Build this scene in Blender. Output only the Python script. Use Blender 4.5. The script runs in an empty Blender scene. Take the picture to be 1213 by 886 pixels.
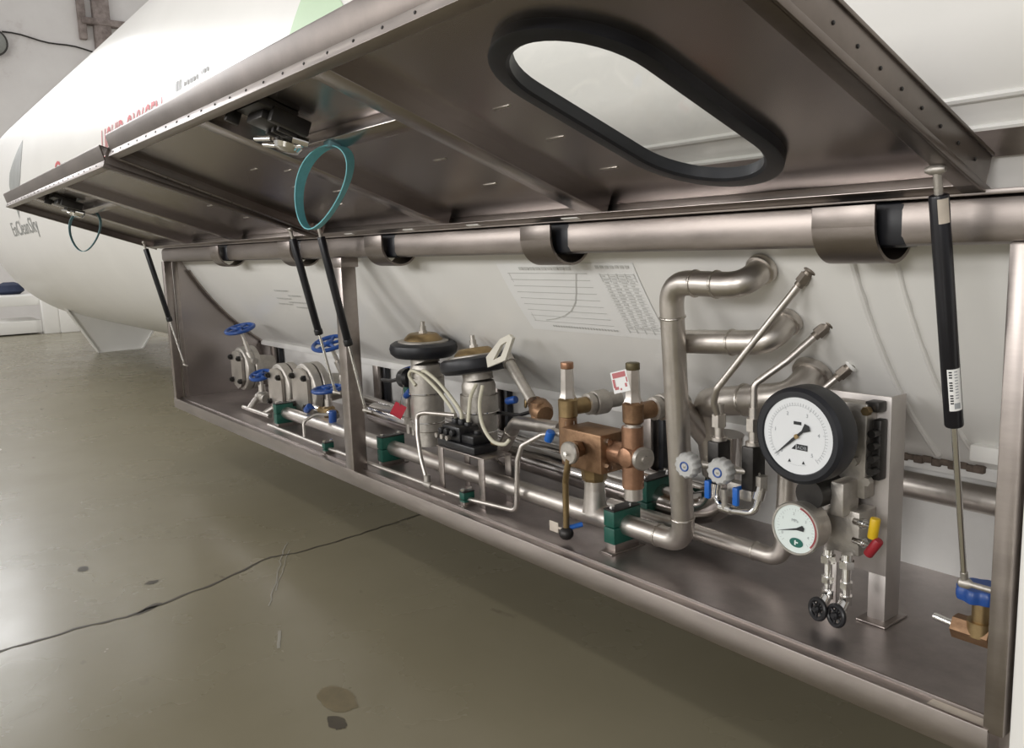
import bpy, bmesh, math, random
from mathutils import Vector, Matrix
random.seed(7)
SC = bpy.context.scene
COL = SC.collection
PI = math.pi

# ------------------------------------------------------------------ camera
CAM = Vector((4.806, -1.309, 0.773))
RIGHT = Vector((0.6126, 0.7897, -0.0336)); DOWN = Vector((0.0988, -0.1187, -0.9880)); FWD = Vector((-0.7842, 0.6019, -0.1508))
cd = bpy.data.cameras.new('camera'); cam = bpy.data.objects.new('camera', cd); COL.objects.link(cam)
R = Matrix((RIGHT, -DOWN, -FWD)).transposed()
cam.matrix_world = Matrix.Translation(CAM) @ R.to_4x4()
cd.sensor_fit = 'HORIZONTAL'; cd.sensor_width = 36.0; cd.lens = 991.1 / 1213 * 36.0
cd.clip_start = 0.02
SC.camera = cam

# ------------------------------------------------------------------ world, light, exposure
SC.view_settings.view_transform = 'Standard'
SC.view_settings.look = 'None'
SC.view_settings.exposure = 0.0
SC.view_settings.gamma = 1.0
SC.view_settings.use_curve_mapping = False
w = bpy.data.worlds.new('hall_air'); SC.world = w; w.use_nodes = True
bg = w.node_tree.nodes['Background']; bg.inputs[0].default_value = (1.0, 0.98, 0.955, 1); bg.inputs[1].default_value = 0.50

def area(name, loc, target, sx, sy, power, color=(1, 1, 1)):
    l = bpy.data.lights.new(name, 'AREA'); l.shape = 'RECTANGLE'; l.size = sx; l.size_y = sy; l.energy = power; l.color = color
    o = bpy.data.objects.new(name, l); COL.objects.link(o); o.location = loc
    o.rotation_euler = (Vector(target) - Vector(loc)).to_track_quat('-Z', 'Y').to_euler()
    return o
# daylight through the big hall window beyond the far end of the tank, the hall's high-bay lamps, and added fill lights
area('window_daylight', (-12.7, -3.9, 5.2), (0, -2.6, 0.6), 3.2, 2.2, 250, (0.97, 0.98, 1.0))
area('window_daylight', (-12.7, -0.45, 5.2), (0, -0.8, 0.6), 2.0, 2.2, 130, (0.97, 0.98, 1.0))
for i, x in enumerate((-5.0, 1.0, 6.5)):
    area('cabinet_fill', (x, -8.6, 2.7), (x * .6 + 1.2, 0.2, 0.2), 3.0, 1.4, 215, (1.0, 0.98, 0.955))  # added fill from the camera side, brightens the cabinet interior
for i, x in enumerate((-6.0, 0.0, 6.0)):
    area('overhead_light', (x, -4.2, 6.6), (x, -3.4, 0), 2.4, 0.5, 45, (1.0, 0.97, 0.92))
for i, x in enumerate((-3.0, 3.0)):
    area('overhead_light', (x, 5.0, 6.2), (x, 4.4, 0), 2.4, 0.5, 260, (1.0, 0.97, 0.92))  # back row added to brighten floor and tank underside from behind

# ------------------------------------------------------------------ material helpers
MATS = {}
def mat(name, col, metal=0.0, rough=0.5, var=0.0, vscale=8.0, rvar=0.0, bump=0.0, bscale=60.0, coat=0.0, stretch=(1, 1, 1), trans=0.0, col2=None):
    m = bpy.data.materials.new(name); m.use_nodes = True; nt = m.node_tree; N = nt.nodes; L = nt.links
    b = N['Principled BSDF']
    b.inputs['Metallic'].default_value = metal; b.inputs['Roughness'].default_value = rough
    b.inputs['Coat Weight'].default_value = coat; b.inputs['Coat Roughness'].default_value = 0.08
    b.inputs['Transmission Weight'].default_value = trans
    b.inputs['Base Color'].default_value = (*col, 1)
    tc = N.new('ShaderNodeTexCoord'); mp = N.new('ShaderNodeMapping'); mp.inputs['Scale'].default_value = stretch
    L.new(tc.outputs['Object'], mp.inputs['Vector'])
    if var > 0:
        nz = N.new('ShaderNodeTexNoise'); nz.inputs['Scale'].default_value = vscale; nz.inputs['Detail'].default_value = 6; nz.inputs['Roughness'].default_value = 0.65
        L.new(mp.outputs[0], nz.inputs['Vector'])
        cr = N.new('ShaderNodeValToRGB'); cr.color_ramp.elements[0].position = 0.3; cr.color_ramp.elements[1].position = 0.7
        a = [max(0, c * (1 - var)) for c in col]; c2 = col2 if col2 else [min(1, c * (1 + var * 0.6)) for c in col]
        cr.color_ramp.elements[0].color = (*a, 1); cr.color_ramp.elements[1].color = (*c2, 1)
        L.new(nz.outputs['Fac'], cr.inputs['Fac']); L.new(cr.outputs['Color'], b.inputs['Base Color'])
        if rvar > 0:
            mr = N.new('ShaderNodeMapRange'); mr.inputs['To Min'].default_value = max(0.02, rough - rvar); mr.inputs['To Max'].default_value = rough + rvar
            L.new(nz.outputs['Fac'], mr.inputs['Value']); L.new(mr.outputs[0], b.inputs['Roughness'])
    if bump > 0:
        n2 = N.new('ShaderNodeTexNoise'); n2.inputs['Scale'].default_value = bscale; n2.inputs['Detail'].default_value = 4
        L.new(mp.outputs[0], n2.inputs['Vector'])
        bp = N.new('ShaderNodeBump'); bp.inputs['Strength'].default_value = bump; bp.inputs['Distance'].default_value = 0.01
        L.new(n2.outputs['Fac'], bp.inputs['Height']); L.new(bp.outputs[0], b.inputs['Normal'])
    MATS[name] = m
    return m
M_STEEL = mat('brushed_stainless', (0.40, 0.358, 0.335), 1.0, 0.36, 0.16, 5.0, 0.08, stretch=(1, 4, 4))
M_SHEET = mat('stainless_sheet', (0.44, 0.40, 0.385), 1.0, 0.25, 0.07, 1.6, 0.03)
M_BEAM = mat('dull_beam_steel', (0.32, 0.283, 0.262), 1.0, 0.38, 0.2, 5.0, 0.08, stretch=(1, 4, 4))
M_SATIN = mat('satin_steel_plate', (0.60, 0.565, 0.54), 1.0, 0.52, 0.12, 8.0, 0.06)
M_RAILDARK = mat('dark_rail_steel', (0.20, 0.172, 0.155), 1.0, 0.36, 0.25, 6.0, 0.08)  # dull brown steel, darkened for the dark surroundings reflected in the lid rails
M_PAN = mat('worn_stainless_pan', (0.52, 0.475, 0.46), 1.0, 0.38, 0.30, 5.0, 0.10)
M_PIPE = mat('stainless_pipe', (0.62, 0.58, 0.54), 1.0, 0.40, 0.14, 14.0, 0.08, 0.03, 60)
M_PIPESH = mat('polished_pipe', (0.60, 0.57, 0.55), 1.0, 0.17, 0.10, 8.0, 0.05)
M_DULL = mat('dull_cast_steel', (0.50, 0.47, 0.43), 0.8, 0.45, 0.20, 30.0, 0.1, 0.1, 90)
M_CHROME = mat('chrome', (0.80, 0.79, 0.77), 1.0, 0.12)
M_WELD = mat('weld_bead', (0.62, 0.58, 0.53), 1.0, 0.30, 0.25, 60.0, 0.1, 0.2, 120)
M_WHITE = mat('white_tank_paint', (0.84, 0.83, 0.80), 0.0, 0.30, 0.03, 2.0, 0.05, coat=0.15)
M_WHITE2 = mat('white_panel_paint', (0.74, 0.73, 0.71), 0.0, 0.4, 0.06, 6.0, 0.1)
M_STICK = mat('sticker_vinyl', (0.88, 0.88, 0.87), 0.0, 0.35, 0.03, 10.0)
M_PRINT = mat('grey_print', (0.58, 0.58, 0.56), 0.0, 0.5, 0.05, 20)
M_RUBBER = mat('black_rubber', (0.012, 0.013, 0.018), 0.0, 0.42, 0.3, 20, 0.08)
M_BLACK = mat('black_plastic', (0.012, 0.012, 0.014), 0.0, 0.35, 0.25, 25)
M_BLKMET = mat('black_oxide_metal', (0.05, 0.047, 0.045), 0.7, 0.4, 0.3, 25)
M_GAS = mat('black_strut_paint', (0.008, 0.008, 0.012), 0.0, 0.3, 0.2, 30)
M_BRASS = mat('aged_brass', (0.36, 0.26, 0.135), 0.9, 0.40, 0.25, 22, 0.1, 0.06, 60)
M_BRONZE = mat('cast_bronze', (0.27, 0.150, 0.085), 0.75, 0.44, 0.40, 18, 0.1, 0.12, 55, col2=(0.38, 0.235, 0.135))
M_COPPER = mat('copper_tee', (0.40, 0.225, 0.14), 0.8, 0.40, 0.3, 25, 0.1, 0.08, 60)
M_NUT = mat('tarnished_nut', (0.27, 0.235, 0.20), 0.8, 0.42, 0.25, 40)
M_OLIVE = mat('tarnished_cap', (0.14, 0.115, 0.06), 0.5, 0.5, 0.3, 40)
M_BLUE = mat('blue_paint', (0.018, 0.075, 0.30), 0.0, 0.35, 0.15, 30)
M_BLUE2 = mat('bright_blue_grip', (0.012, 0.13, 0.52), 0.0, 0.35, 0.1, 30)
M_GREEN = mat('green_clamp_plastic', (0.012, 0.095, 0.068), 0.0, 0.42, 0.2, 30)
M_TEAL = mat('teal_webbing', (0.20, 0.56, 0.62), 0.0, 0.65, 0.12, 60, 0, 0.2, 300)
M_TEALD = mat('dark_teal_binding', (0.16, 0.30, 0.34), 0.0, 0.65, 0.12, 60)
M_CREAM = mat('cream_hose', (0.66, 0.63, 0.50), 0.0, 0.45, 0.06, 30)
M_PLATE = mat('cream_plastic_plate', (0.74, 0.71, 0.62), 0.0, 0.5, 0.06, 30)
M_DIAL = mat('white_dial', (0.83, 0.85, 0.87), 0.0, 0.25, 0.02, 10)
M_DIALG = mat('pale_mint_dial', (0.78, 0.86, 0.84), 0.0, 0.25, 0.02, 10)
M_INK = mat('black_ink', (0.02, 0.022, 0.025), 0.0, 0.5)
M_GINK = mat('grey_ink', (0.36, 0.38, 0.40), 0.0, 0.5)
M_GREENINK = mat('green_ink', (0.02, 0.14, 0.11), 0.0, 0.5)
M_REDINK = mat('red_lettering', (0.58, 0.075, 0.085), 0.0, 0.45)
M_PINKRED = mat('red_arc', (0.55, 0.14, 0.15), 0.0, 0.45)
M_LGREEN = mat('light_green_decal', (0.50, 0.66, 0.45), 0.0, 0.4, 0.03, 5)
M_LOGO = mat('grey_decal', (0.30, 0.31, 0.30), 0.0, 0.45, 0.2, 6)
M_LGREY = mat('pale_grey_print', (0.42, 0.42, 0.42), 0.0, 0.5, 0.2, 40)
M_YEL = mat('yellow_grip', (0.72, 0.47, 0.015), 0.0, 0.4, 0.08, 40)
M_RED = mat('red_grip', (0.33, 0.018, 0.028), 0.0, 0.4, 0.08, 40)
M_TAGRED = mat('red_tag_plastic', (0.50, 0.02, 0.045), 0.0, 0.45, 0.08, 40)
M_KNOB = mat('pale_grey_knob', (0.56, 0.56, 0.55), 0.1, 0.45, 0.12, 40)
M_FOAM = mat('dark_foam', (0.13, 0.10, 0.08), 0.0, 0.9, 0.4, 60)
M_TAPE = mat('beige_tape', (0.60, 0.53, 0.45), 0.0, 0.6, 0.12, 30)
M_LAMP = mat('lamp_glass', (0.30, 0.31, 0.29), 0.0, 0.3, 0.1, 10)
M_DARK = mat('dark_stain', (0.072, 0.060, 0.042), 0.0, 0.5, 0.3, 20)
M_SCRATCH = mat('pale_scratch', (0.34, 0.32, 0.27), 0.0, 0.5, 0.1, 20)
M_OIL = mat('ochre_stain', (0.175, 0.140, 0.075), 0.0, 0.3, 0.3, 14)
M_NAVY = mat('navy_cloth', (0.02, 0.03, 0.07), 0.0, 0.7, 0.2, 10)
# clear acrylic of the inspection window
M_PANE = bpy.data.materials.new('clear_acrylic'); M_PANE.use_nodes = True
nt = M_PANE.node_tree; nt.nodes.clear()
_o = nt.nodes.new('ShaderNodeOutputMaterial'); _m = nt.nodes.new('ShaderNodeMixShader'); _t = nt.nodes.new('ShaderNodeBsdfTransparent'); _g = nt.nodes.new('ShaderNodeBsdfGlossy')
_g.inputs['Roughness'].default_value = 0.03; _t.inputs[0].default_value = (0.96, 0.965, 0.95, 1); _m.inputs[0].default_value = 0.06
nt.links.new(_t.outputs[0], _m.inputs[1]); nt.links.new(_g.outputs[0], _m.inputs[2]); nt.links.new(_m.outputs[0], _o.inputs[0])

def floor_mat():
    m = bpy.data.materials.new('olive_epoxy_floor'); m.use_nodes = True; nt = m.node_tree; N = nt.nodes; L = nt.links; b = N['Principled BSDF']
    tc = N.new('ShaderNodeTexCoord')
    n1 = N.new('ShaderNodeTexNoise'); n1.inputs['Scale'].default_value = 0.8; n1.inputs['Detail'].default_value = 8; n1.inputs['Roughness'].default_value = 0.6
    L.new(tc.outputs['Object'], n1.inputs['Vector'])
    cr = N.new('ShaderNodeValToRGB'); cr.color_ramp.elements[0].position = 0.3; cr.color_ramp.elements[1].position = 0.72
    cr.color_ramp.elements[0].color = (0.205, 0.182, 0.122, 1); cr.color_ramp.elements[1].color = (0.255, 0.229, 0.160, 1)
    L.new(n1.outputs['Fac'], cr.inputs['Fac'])
    # small dark scuffs
    n2 = N.new('ShaderNodeTexNoise'); n2.inputs['Scale'].default_value = 7.5; n2.inputs['Detail'].default_value = 3
    mp = N.new('ShaderNodeMapping'); mp.inputs['Scale'].default_value = (0.6, 1.2, 1); L.new(tc.outputs['Object'], mp.inputs['Vector']); L.new(mp.outputs[0], n2.inputs['Vector'])
    c2 = N.new('ShaderNodeValToRGB'); c2.color_ramp.elements[0].position = 0.70; c2.color_ramp.elements[1].position = 0.78
    c2.color_ramp.elements[0].color = (0, 0, 0, 1); c2.color_ramp.elements[1].color = (1, 1, 1, 1)
    L.new(n2.outputs['Fac'], c2.inputs['Fac'])
    mx = N.new('ShaderNodeMix'); mx.data_type = 'RGBA'; mx.inputs[7].default_value = (0.13, 0.112, 0.078, 1)
    L.new(c2.outputs['Color'], mx.inputs[0]); L.new(cr.outputs['Color'], mx.inputs[6]); L.new(mx.outputs[2], b.inputs['Base Color'])
    n3 = N.new('ShaderNodeTexNoise'); n3.inputs['Scale'].default_value = 2.2; n3.inputs['Detail'].default_value = 5; L.new(tc.outputs['Object'], n3.inputs['Vector'])
    mr = N.new('ShaderNodeMapRange'); mr.inputs['To Min'].default_value = 0.16; mr.inputs['To Max'].default_value = 0.36
    L.new(n3.outputs['Fac'], mr.inputs['Value']); L.new(mr.outputs[0], b.inputs['Roughness'])
    bp = N.new('ShaderNodeBump'); bp.inputs['Strength'].default_value = 0.10; bp.inputs['Distance'].default_value = 0.02
    L.new(n3.outputs['Fac'], bp.inputs['Height']); L.new(bp.outputs[0], b.inputs['Normal'])
    b.inputs['Specular IOR Level'].default_value = 0.33
    return m
def wall_mat():
    m = bpy.data.materials.new('flaking_plaster'); m.use_nodes = True; nt = m.node_tree; N = nt.nodes; L = nt.links; b = N['Principled BSDF']
    tc = N.new('ShaderNodeTexCoord'); n1 = N.new('ShaderNodeTexNoise'); n1.inputs['Scale'].default_value = 1.1; n1.inputs['Detail'].default_value = 9; n1.inputs['Roughness'].default_value = 0.65
    L.new(tc.outputs['Object'], n1.inputs['Vector'])
    cr = N.new('ShaderNodeValToRGB'); e = cr.color_ramp.elements
    e[0].position = 0.25; e[0].color = (0.52, 0.46, 0.45, 1); e[1].position = 0.42; e[1].color = (0.76, 0.735, 0.725, 1)
    x = e.new(0.7); x.color = (0.82, 0.80, 0.79, 1)
    L.new(n1.outputs['Fac'], cr.inputs['Fac']); L.new(cr.outputs['Color'], b.inputs['Base Color']); b.inputs['Roughness'].default_value = 0.85
    return m
M_FLOOR = floor_mat(); M_WALL = wall_mat()
M_BRICK = mat('bare_brown_brick', (0.24, 0.185, 0.165), 0.0, 0.9, 0.55, 3.5, 0, 0.2, 20, col2=(0.42, 0.36, 0.34))

# ------------------------------------------------------------------ mesh helpers (all in world coordinates)
def V(*a): return Vector(a)
def box(bm, x0, x1, y0, y1, z0, z1, bev=0.0, M=None):
    b = bmesh.new(); bmesh.ops.create_cube(b, size=1)
    bmesh.ops.scale(b, vec=(abs(x1 - x0), abs(y1 - y0), abs(z1 - z0)), verts=b.verts)
    bmesh.ops.translate(b, vec=((x0 + x1) / 2, (y0 + y1) / 2, (z0 + z1) / 2), verts=b.verts)
    if bev > 0: bmesh.ops.bevel(b, geom=b.edges[:], offset=bev, segments=2, affect='EDGES', profile=0.5)
    if M is not None: bmesh.ops.transform(b, matrix=M, verts=b.verts)
    join(bm, b)
def join(bm, b):
    vs = [bm.verts.new(v.co) for v in b.verts]; b.verts.index_update()
    for f in b.faces:
        try: bm.faces.new([vs[v.index] for v in f.verts])
        except ValueError: pass
    b.free()
def frame(d):
    d = d.normalized(); u = d.cross(V(0, 0, 1))
    if u.length < 1e-4: u = V(1, 0, 0)
    u.normalize(); return d, u, d.cross(u).normalized()
def ring(bm, c, u, v, r, n, ph=0.0):
    return [bm.verts.new(c + u * (r * math.cos(2 * PI * i / n + ph)) + v * (r * math.sin(2 * PI * i / n + ph))) for i in range(n)]
def bridge(bm, a, b):
    n = len(a)
    for i in range(n): bm.faces.new((a[i], a[(i + 1) % n], b[(i + 1) % n], b[i]))
def lathe(bm, o, d, prof, n=32, ph=0.0, cap=True):
    """profile [(t along axis, radius)] turned about the axis from o in direction d"""
    o = Vector(o); d, u, v = frame(Vector(d)); prev = None; first = None
    for t, r in prof:
        k = ring(bm, o + d * t, u, v, max(r, 1e-5), n, ph)
        if prev: bridge(bm, prev, k)
        else: first = k
        prev = k
    if cap:
        bm.faces.new(list(reversed(first))); bm.faces.new(prev)
def cyl(bm, a, b, r, r2=None, n=24, ph=0.0):
    a = Vector(a); b = Vector(b); lathe(bm, a, b - a, [(0, r), ((b - a).length, r if r2 is None else r2)], n, ph)
def bcyl(bm, a, b, r, bev=0.003, n=28):
    a = Vector(a); b = Vector(b); l = (b - a).length
    lathe(bm, a, b - a, [(0, r - bev), (bev * .3, r - bev * .3), (bev, r), (l - bev, r), (l - bev * .3, r - bev * .3), (l, r - bev)], n)
def hexp(bm, a, b, r): cyl(bm, a, b, r, None, 6)
def path(pts, bend, seg=8):
    pts = [Vector(p) for p in pts]; out = [pts[0]]
    for i in range(1, len(pts) - 1):
        p, q, s = pts[i - 1], pts[i], pts[i + 1]
        a = (p - q); c = (s - q); la, lc = a.length, c.length; a.normalize(); c.normalize()
        ang = a.angle(c)
        if abs(ang - PI) < 0.02: out.append(q); continue
        t = min(bend / math.tan(ang / 2), la * 0.48, lc * 0.48)
        p0 = q + a * t; p1 = q + c * t
        for k in range(seg + 1):
            s_ = k / seg; out.append(p0 * (1 - s_) ** 2 + q * 2 * s_ * (1 - s_) * 1.0 + p1 * s_ ** 2)
    out.append(pts[-1]); return out
def sweep(bm, pts, r, n=20, closed=False, cap=True):
    pts = [Vector(p) for p in pts]; m = len(pts)
    d0 = (pts[1] - pts[0]).normalized(); _, u, v = frame(d0); rings = []; pd = d0
    for i in range(m):
        if closed: d = (pts[(i + 1) % m] - pts[i - 1])
        else: d = pts[min(i + 1, m - 1)] - pts[max(i - 1, 0)]
        if d.length < 1e-9: d = pd
        d.normalize(); q = pd.rotation_difference(d); u = q @ u; v = q @ v; pd = d
        rings.append(ring(bm, pts[i], u, v, r[i] if isinstance(r, (list, tuple)) else r, n))
    for i in range(m - 1): bridge(bm, rings[i], rings[i + 1])
    if closed: bridge(bm, rings[-1], rings[0])
    elif cap: bm.faces.new(list(reversed(rings[0]))); bm.faces.new(rings[-1])
def tube(bm, pts, r, bend=0.04, n=20, seg=8): sweep(bm, path(pts, bend, seg), r, n)
def torus(bm, c, axis, R_, r, n=40, k=14):
    d, u, v = frame(Vector(axis)); c = Vector(c); R0 = []
    for i in range(n):
        a = 2 * PI * i / n; e = u * math.cos(a) + v * math.sin(a)
        R0.append([bm.verts.new(c + e * (R_ + r * math.cos(2 * PI * j / k)) + d * (r * math.sin(2 * PI * j / k))) for j in range(k)])
    for i in range(n): bridge(bm, R0[i], R0[(i + 1) % n])
def prism(bm, poly, off):
    """polygon of Vectors extruded by off"""
    off = Vector(off); a = [bm.verts.new(Vector(p)) for p in poly]; b = [bm.verts.new(Vector(p) + off) for p in poly]
    bm.faces.new(list(reversed(a))); bm.faces.new(b); n = len(a)
    for i in range(n): bm.faces.new((a[i], a[(i + 1) % n], b[(i + 1) % n], b[i]))
def strip_along(bm, pts, side, thick):
    """ribbon swept along pts, half width vectors side(i), thickness vectors thick(i)"""
    rows = []
    for i, p in enumerate(pts):
        s = side(i); t = thick(i); p = Vector(p)
        rows.append([bm.verts.new(p - s - t), bm.verts.new(p + s - t), bm.verts.new(p + s + t), bm.verts.new(p - s + t)])
    for a, b in zip(rows, rows[1:]): bridge(bm, a, b)
    bm.faces.new(list(reversed(rows[0]))); bm.faces.new(rows[-1])

ORG = {}
def root(name, label, cat, loc, group=None):
    o = bpy.data.objects.new(name, None); COL.objects.link(o); o.location = loc; o.empty_display_size = 0.05
    o['label'] = label; o['category'] = cat
    if group: o['group'] = group
    ORG[o] = Vector(loc); return o
def part(name, bm, m, parent=None, label=None, sharp=35, kind=None, org=None):
    bmesh.ops.recalc_face_normals(bm, faces=bm.faces[:])
    o0 = ORG[parent] if parent is not None else Vector(org or (0, 0, 0))
    if o0.length > 0: bmesh.ops.translate(bm, vec=-o0, verts=bm.verts)
    me = bpy.data.meshes.new(name); bm.to_mesh(me); bm.free()
    me.materials.append(m); me.shade_smooth(); me.set_sharp_from_angle(angle=math.radians(sharp))
    o = bpy.data.objects.new(name, me); COL.objects.link(o); ORG[o] = o0
    if parent is not None: o.parent = parent
    else: o.location = o0
    if label: o['label'] = label
    if kind: o['kind'] = kind
    return o
def solo(name, bm, m, label, cat, org, group=None, **k):
    o = part(name, bm, m, None, label, org=org, **k); o['category'] = cat
    if group: o['group'] = group
    return o
def copy_tree(o, parent=None):
    c = o.copy(); COL.objects.link(c); ORG[c] = ORG[o]
    if parent is not None: c.parent = parent
    for ch in list(o.children): copy_tree(ch, c)
    return c
def B(): return bmesh.new()
def text_mesh(body, size):
    cu = bpy.data.curves.new('lettering', 'FONT'); cu.body = body; cu.size = size; cu.align_x = 'LEFT'; cu.resolution_u = 3
    o = bpy.data.objects.new('lettering', cu); COL.objects.link(o)
    dg = bpy.context.evaluated_depsgraph_get(); me = bpy.data.meshes.new_from_object(o.evaluated_get(dg))
    b = bmesh.new(); b.from_mesh(me); bpy.data.objects.remove(o); bpy.data.curves.remove(cu); bpy.data.meshes.remove(me)
    bmesh.ops.triangulate(b, faces=b.faces[:])
    return b
def text_flat(bm, body, size, origin, ux, uy, width=None):
    b = text_mesh(body, size); xs = [v.co.x for v in b.verts]; x0 = min(xs); wd = max(xs) - x0; k = (width / wd) if width else 1.0
    for v in b.verts: v.co = Vector(origin) + Vector(ux) * ((v.co.x - x0) * k) + Vector(uy) * v.co.y
    join(bm, b)

# ------------------------------------------------------------------ setting: floor, walls
FZ = -0.36
b = B(); box(b, -14.0, 12, -9, 8, FZ - 0.1, FZ)
fl = part('floor', b, M_FLOOR, org=(0, 0, FZ)); fl['kind'] = 'structure'
def ribbon(name, pts, wd, m, label=None):
    b = B(); pts = [V(x, y, FZ + 0.0012) for x, y in pts]; L_, R_ = [], []
    for i, p in enumerate(pts):
        d = (pts[min(i + 1, len(pts) - 1)] - pts[max(i - 1, 0)]).normalized(); s = V(-d.y, d.x, 0) * (wd[i] if isinstance(wd, list) else wd)
        L_.append(b.verts.new(p - s)); R_.append(b.verts.new(p + s))
    for i in range(len(pts) - 1): b.faces.new((L_[i], R_[i], R_[i + 1], L_[i + 1]))
    return part(name, b, m, fl, label)
def wig(pts, n=6, a=0.006):
    out = []
    for p, q in zip(pts, pts[1:]):
        for k in range(n):
            t = k / n; out.append((p[0] + (q[0] - p[0]) * t + random.uniform(-a, a), p[1] + (q[1] - p[1]) * t + random.uniform(-a, a)))
    out.append(pts[-1]); return out
ck = wig([(2.03, -1.25), (2.021, -1.113), (2.006, -0.907), (2.023, -0.763), (1.999, -0.666), (1.945, -0.468), (1.827, -0.207), (1.86, -0.12), (1.836, 0.143), (1.812, 0.311), (1.775, 0.499)])
ribbon('crack', ck, [0.0035 + 0.004 * abs(math.sin(i * 0.9)) * (1 if i < 40 else .5) for i in range(len(ck))], M_DARK, 'dark crack in the floor paint')
ribbon('chipped_spot', [(2.03, -0.735), (2.015, -0.71), (2.0, -0.685), (1.985, -0.66), (1.985, -0.645)], [0.004, 0.013, 0.016, 0.012, 0.003], M_DARK)
ribbon('scratch', wig([(1.723, -0.092), (1.80, -0.14), (1.896, -0.195), (2.05, -0.27), (2.254, -0.383)], 5, .004), 0.0022, M_SCRATCH, 'pale scratch on the floor')
ribbon('scratch', wig([(1.80, -0.12), (2.151, -0.316)], 5, .005), 0.0014, M_SCRATCH)
ribbon('scratch', wig([(2.45, -0.43), (2.56, -0.475)], 4, .003), 0.0045, M_SCRATCH)
def blot(pts, m, nm):
    b = B(); cx = sum(p[0] for p in pts) / len(pts); cy = sum(p[1] for p in pts) / len(pts)
    b.faces.new([b.verts.new((x, y, FZ + 0.0010)) for x, y in pts]); return part(nm, b, m, fl)
def blob(cx, cy, rx, ry, m, nm, n=26, jit=.25):
    return blot([(cx + rx * math.cos(2 * PI * i / n) * random.uniform(1 - jit, 1 + jit), cy + ry * math.sin(2 * PI * i / n) * random.uniform(1 - jit, 1 + jit)) for i in range(n)], m, nm)
blob(2.93, -0.47, 0.075, 0.04, M_OIL, 'ochre_stain', 40, .10); blob(3.03, -0.52, 0.035, 0.02, M_DARK, 'dark_stain', jit=.2)
blob(1.775, -0.62, 0.018, 0.022, M_DARK, 'dark_stain'); blob(1.46, -0.78, 0.03, 0.02, M_DARK, 'dark_stain')

b = B(); box(b, -13.3, -13.0, -9, 12, FZ, 9)
wl = part('wall_far', b, M_WALL); wl['kind'] = 'structure'
# window in the far wall through which the daylight comes
for k, (Y0, Y1) in enumerate(((-5.6, -2.2), (-1.5, 0.6))):
    t = B(); Z0, Z1, ym = 4.05, 6.35, (Y0 + Y1) / 2
    for (a0, a1, c0, c1) in ((Y0 - .08, Y1 + .08, Z1, Z1 + .08), (Y0 - .08, Y1 + .08, Z0 - .08, Z0), (Y0 - .08, Y0, Z0, Z1), (Y1, Y1 + .08, Z0, Z1), (ym - .04, ym + .04, Z0, Z1), (Y0, Y1, 5.16, 5.24)):
        box(t, -12.98, -12.78, a0, a1, c0, c1)
    wn = part('window_%d' % (k + 1), t, M_WHITE2, org=(-12.9, ym, 4.0)); wn['kind'] = 'structure'

# ------------------------------------------------------------------ the tank
TY, TZ, TR = 1.34, 1.405, 1.40
def tp(x, th, r=TR):                       # point on the shell: th = degrees above the axis on the near side
    a = math.radians(th); return V(x, TY - r * math.cos(a), TZ + r * math.sin(a))
def tn(th): a = math.radians(th); return V(0, -math.cos(a), math.sin(a))
tank = root('storage_tank', 'huge white horizontal liquid oxygen tank behind the open steel cabinet', 'tank', (-1.0, TY, FZ))
b = B(); prof = []
X0, X1 = -7.35, 6.6
for i in range(13):
    a = PI / 2 * i / 12; prof.append((X0 - 0.62 * math.cos(a), TR * math.sin(a)))
for k in range(1, 12): prof.append((X0 + (X1 - X0) * k / 12, TR))
for i in range(13):
    a = PI / 2 * (12 - i) / 12; prof.append((X1 + 0.62 * math.cos(a), TR * math.sin(a)))
lathe(b, (0, TY, TZ), (1, 0, 0), prof, 160, cap=False)
shell = part('shell', b, M_WHITE, tank)
def patch(bm, x0, x1, t0, t1, h=0.002, n=10, sl=0.0):
    """thin curved patch lying on the shell; sl shifts x with angle"""
    rows = []
    for i in range(n + 1):
        th = t0 + (t1 - t0) * i / n; dx = sl * (th - t0)
        rows.append([bm.verts.new(tp(x0 + dx, th, TR + h)), bm.verts.new(tp(x1 + dx, th, TR + h))])
    for a, c in zip(rows, rows[1:]): bm.faces.new((a[0], a[1], c[1], c[0]))
def tpoly(bm, pts, h=0.002):
    q = bmesh.new(); q.faces.new([q.verts.new((x, math.radians(th) * TR, 0)) for x, th in pts])
    bmesh.ops.triangulate(q, faces=q.faces[:]); slice_y(q, 0.03)
    for v in q.verts: v.co = tp(v.co.x, math.degrees(v.co.y / TR), TR + h)
    join(bm, q)
def tline(bm, x0, t0, x1, t1, wd, h=0.003):
    p, q = tp(x0, t0, TR + h), tp(x1, t1, TR + h); d = (q - p).normalized(); s = d.cross(tn((t0 + t1) / 2)).normalized() * wd / 2
    bm.faces.new([bm.verts.new(c) for c in (p - s, p + s, q + s, q - s)])
def slice_y(b, step=0.025):
    ys = [v.co.y for v in b.verts]; y = min(ys) + step
    while y < max(ys):
        bmesh.ops.bisect_plane(b, geom=b.verts[:] + b.edges[:] + b.faces[:], plane_co=(0, y, 0), plane_no=(0, 1, 0)); y += step
def ttext(body, size, x, th, width=None, m=M_REDINK, nm='lettering', bold=0, lab=None):
    b = text_mesh(body, size); slice_y(b); xs = [v.co.x for v in b.verts]; x0 = min(xs); k = (width / (max(xs) - x0)) if width else 1
    for v in b.verts: v.co = tp(x + (v.co.x - x0) * k, th + math.degrees(v.co.y / TR), TR + 0.003)
    return part(nm, b, m, tank, lab)
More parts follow.
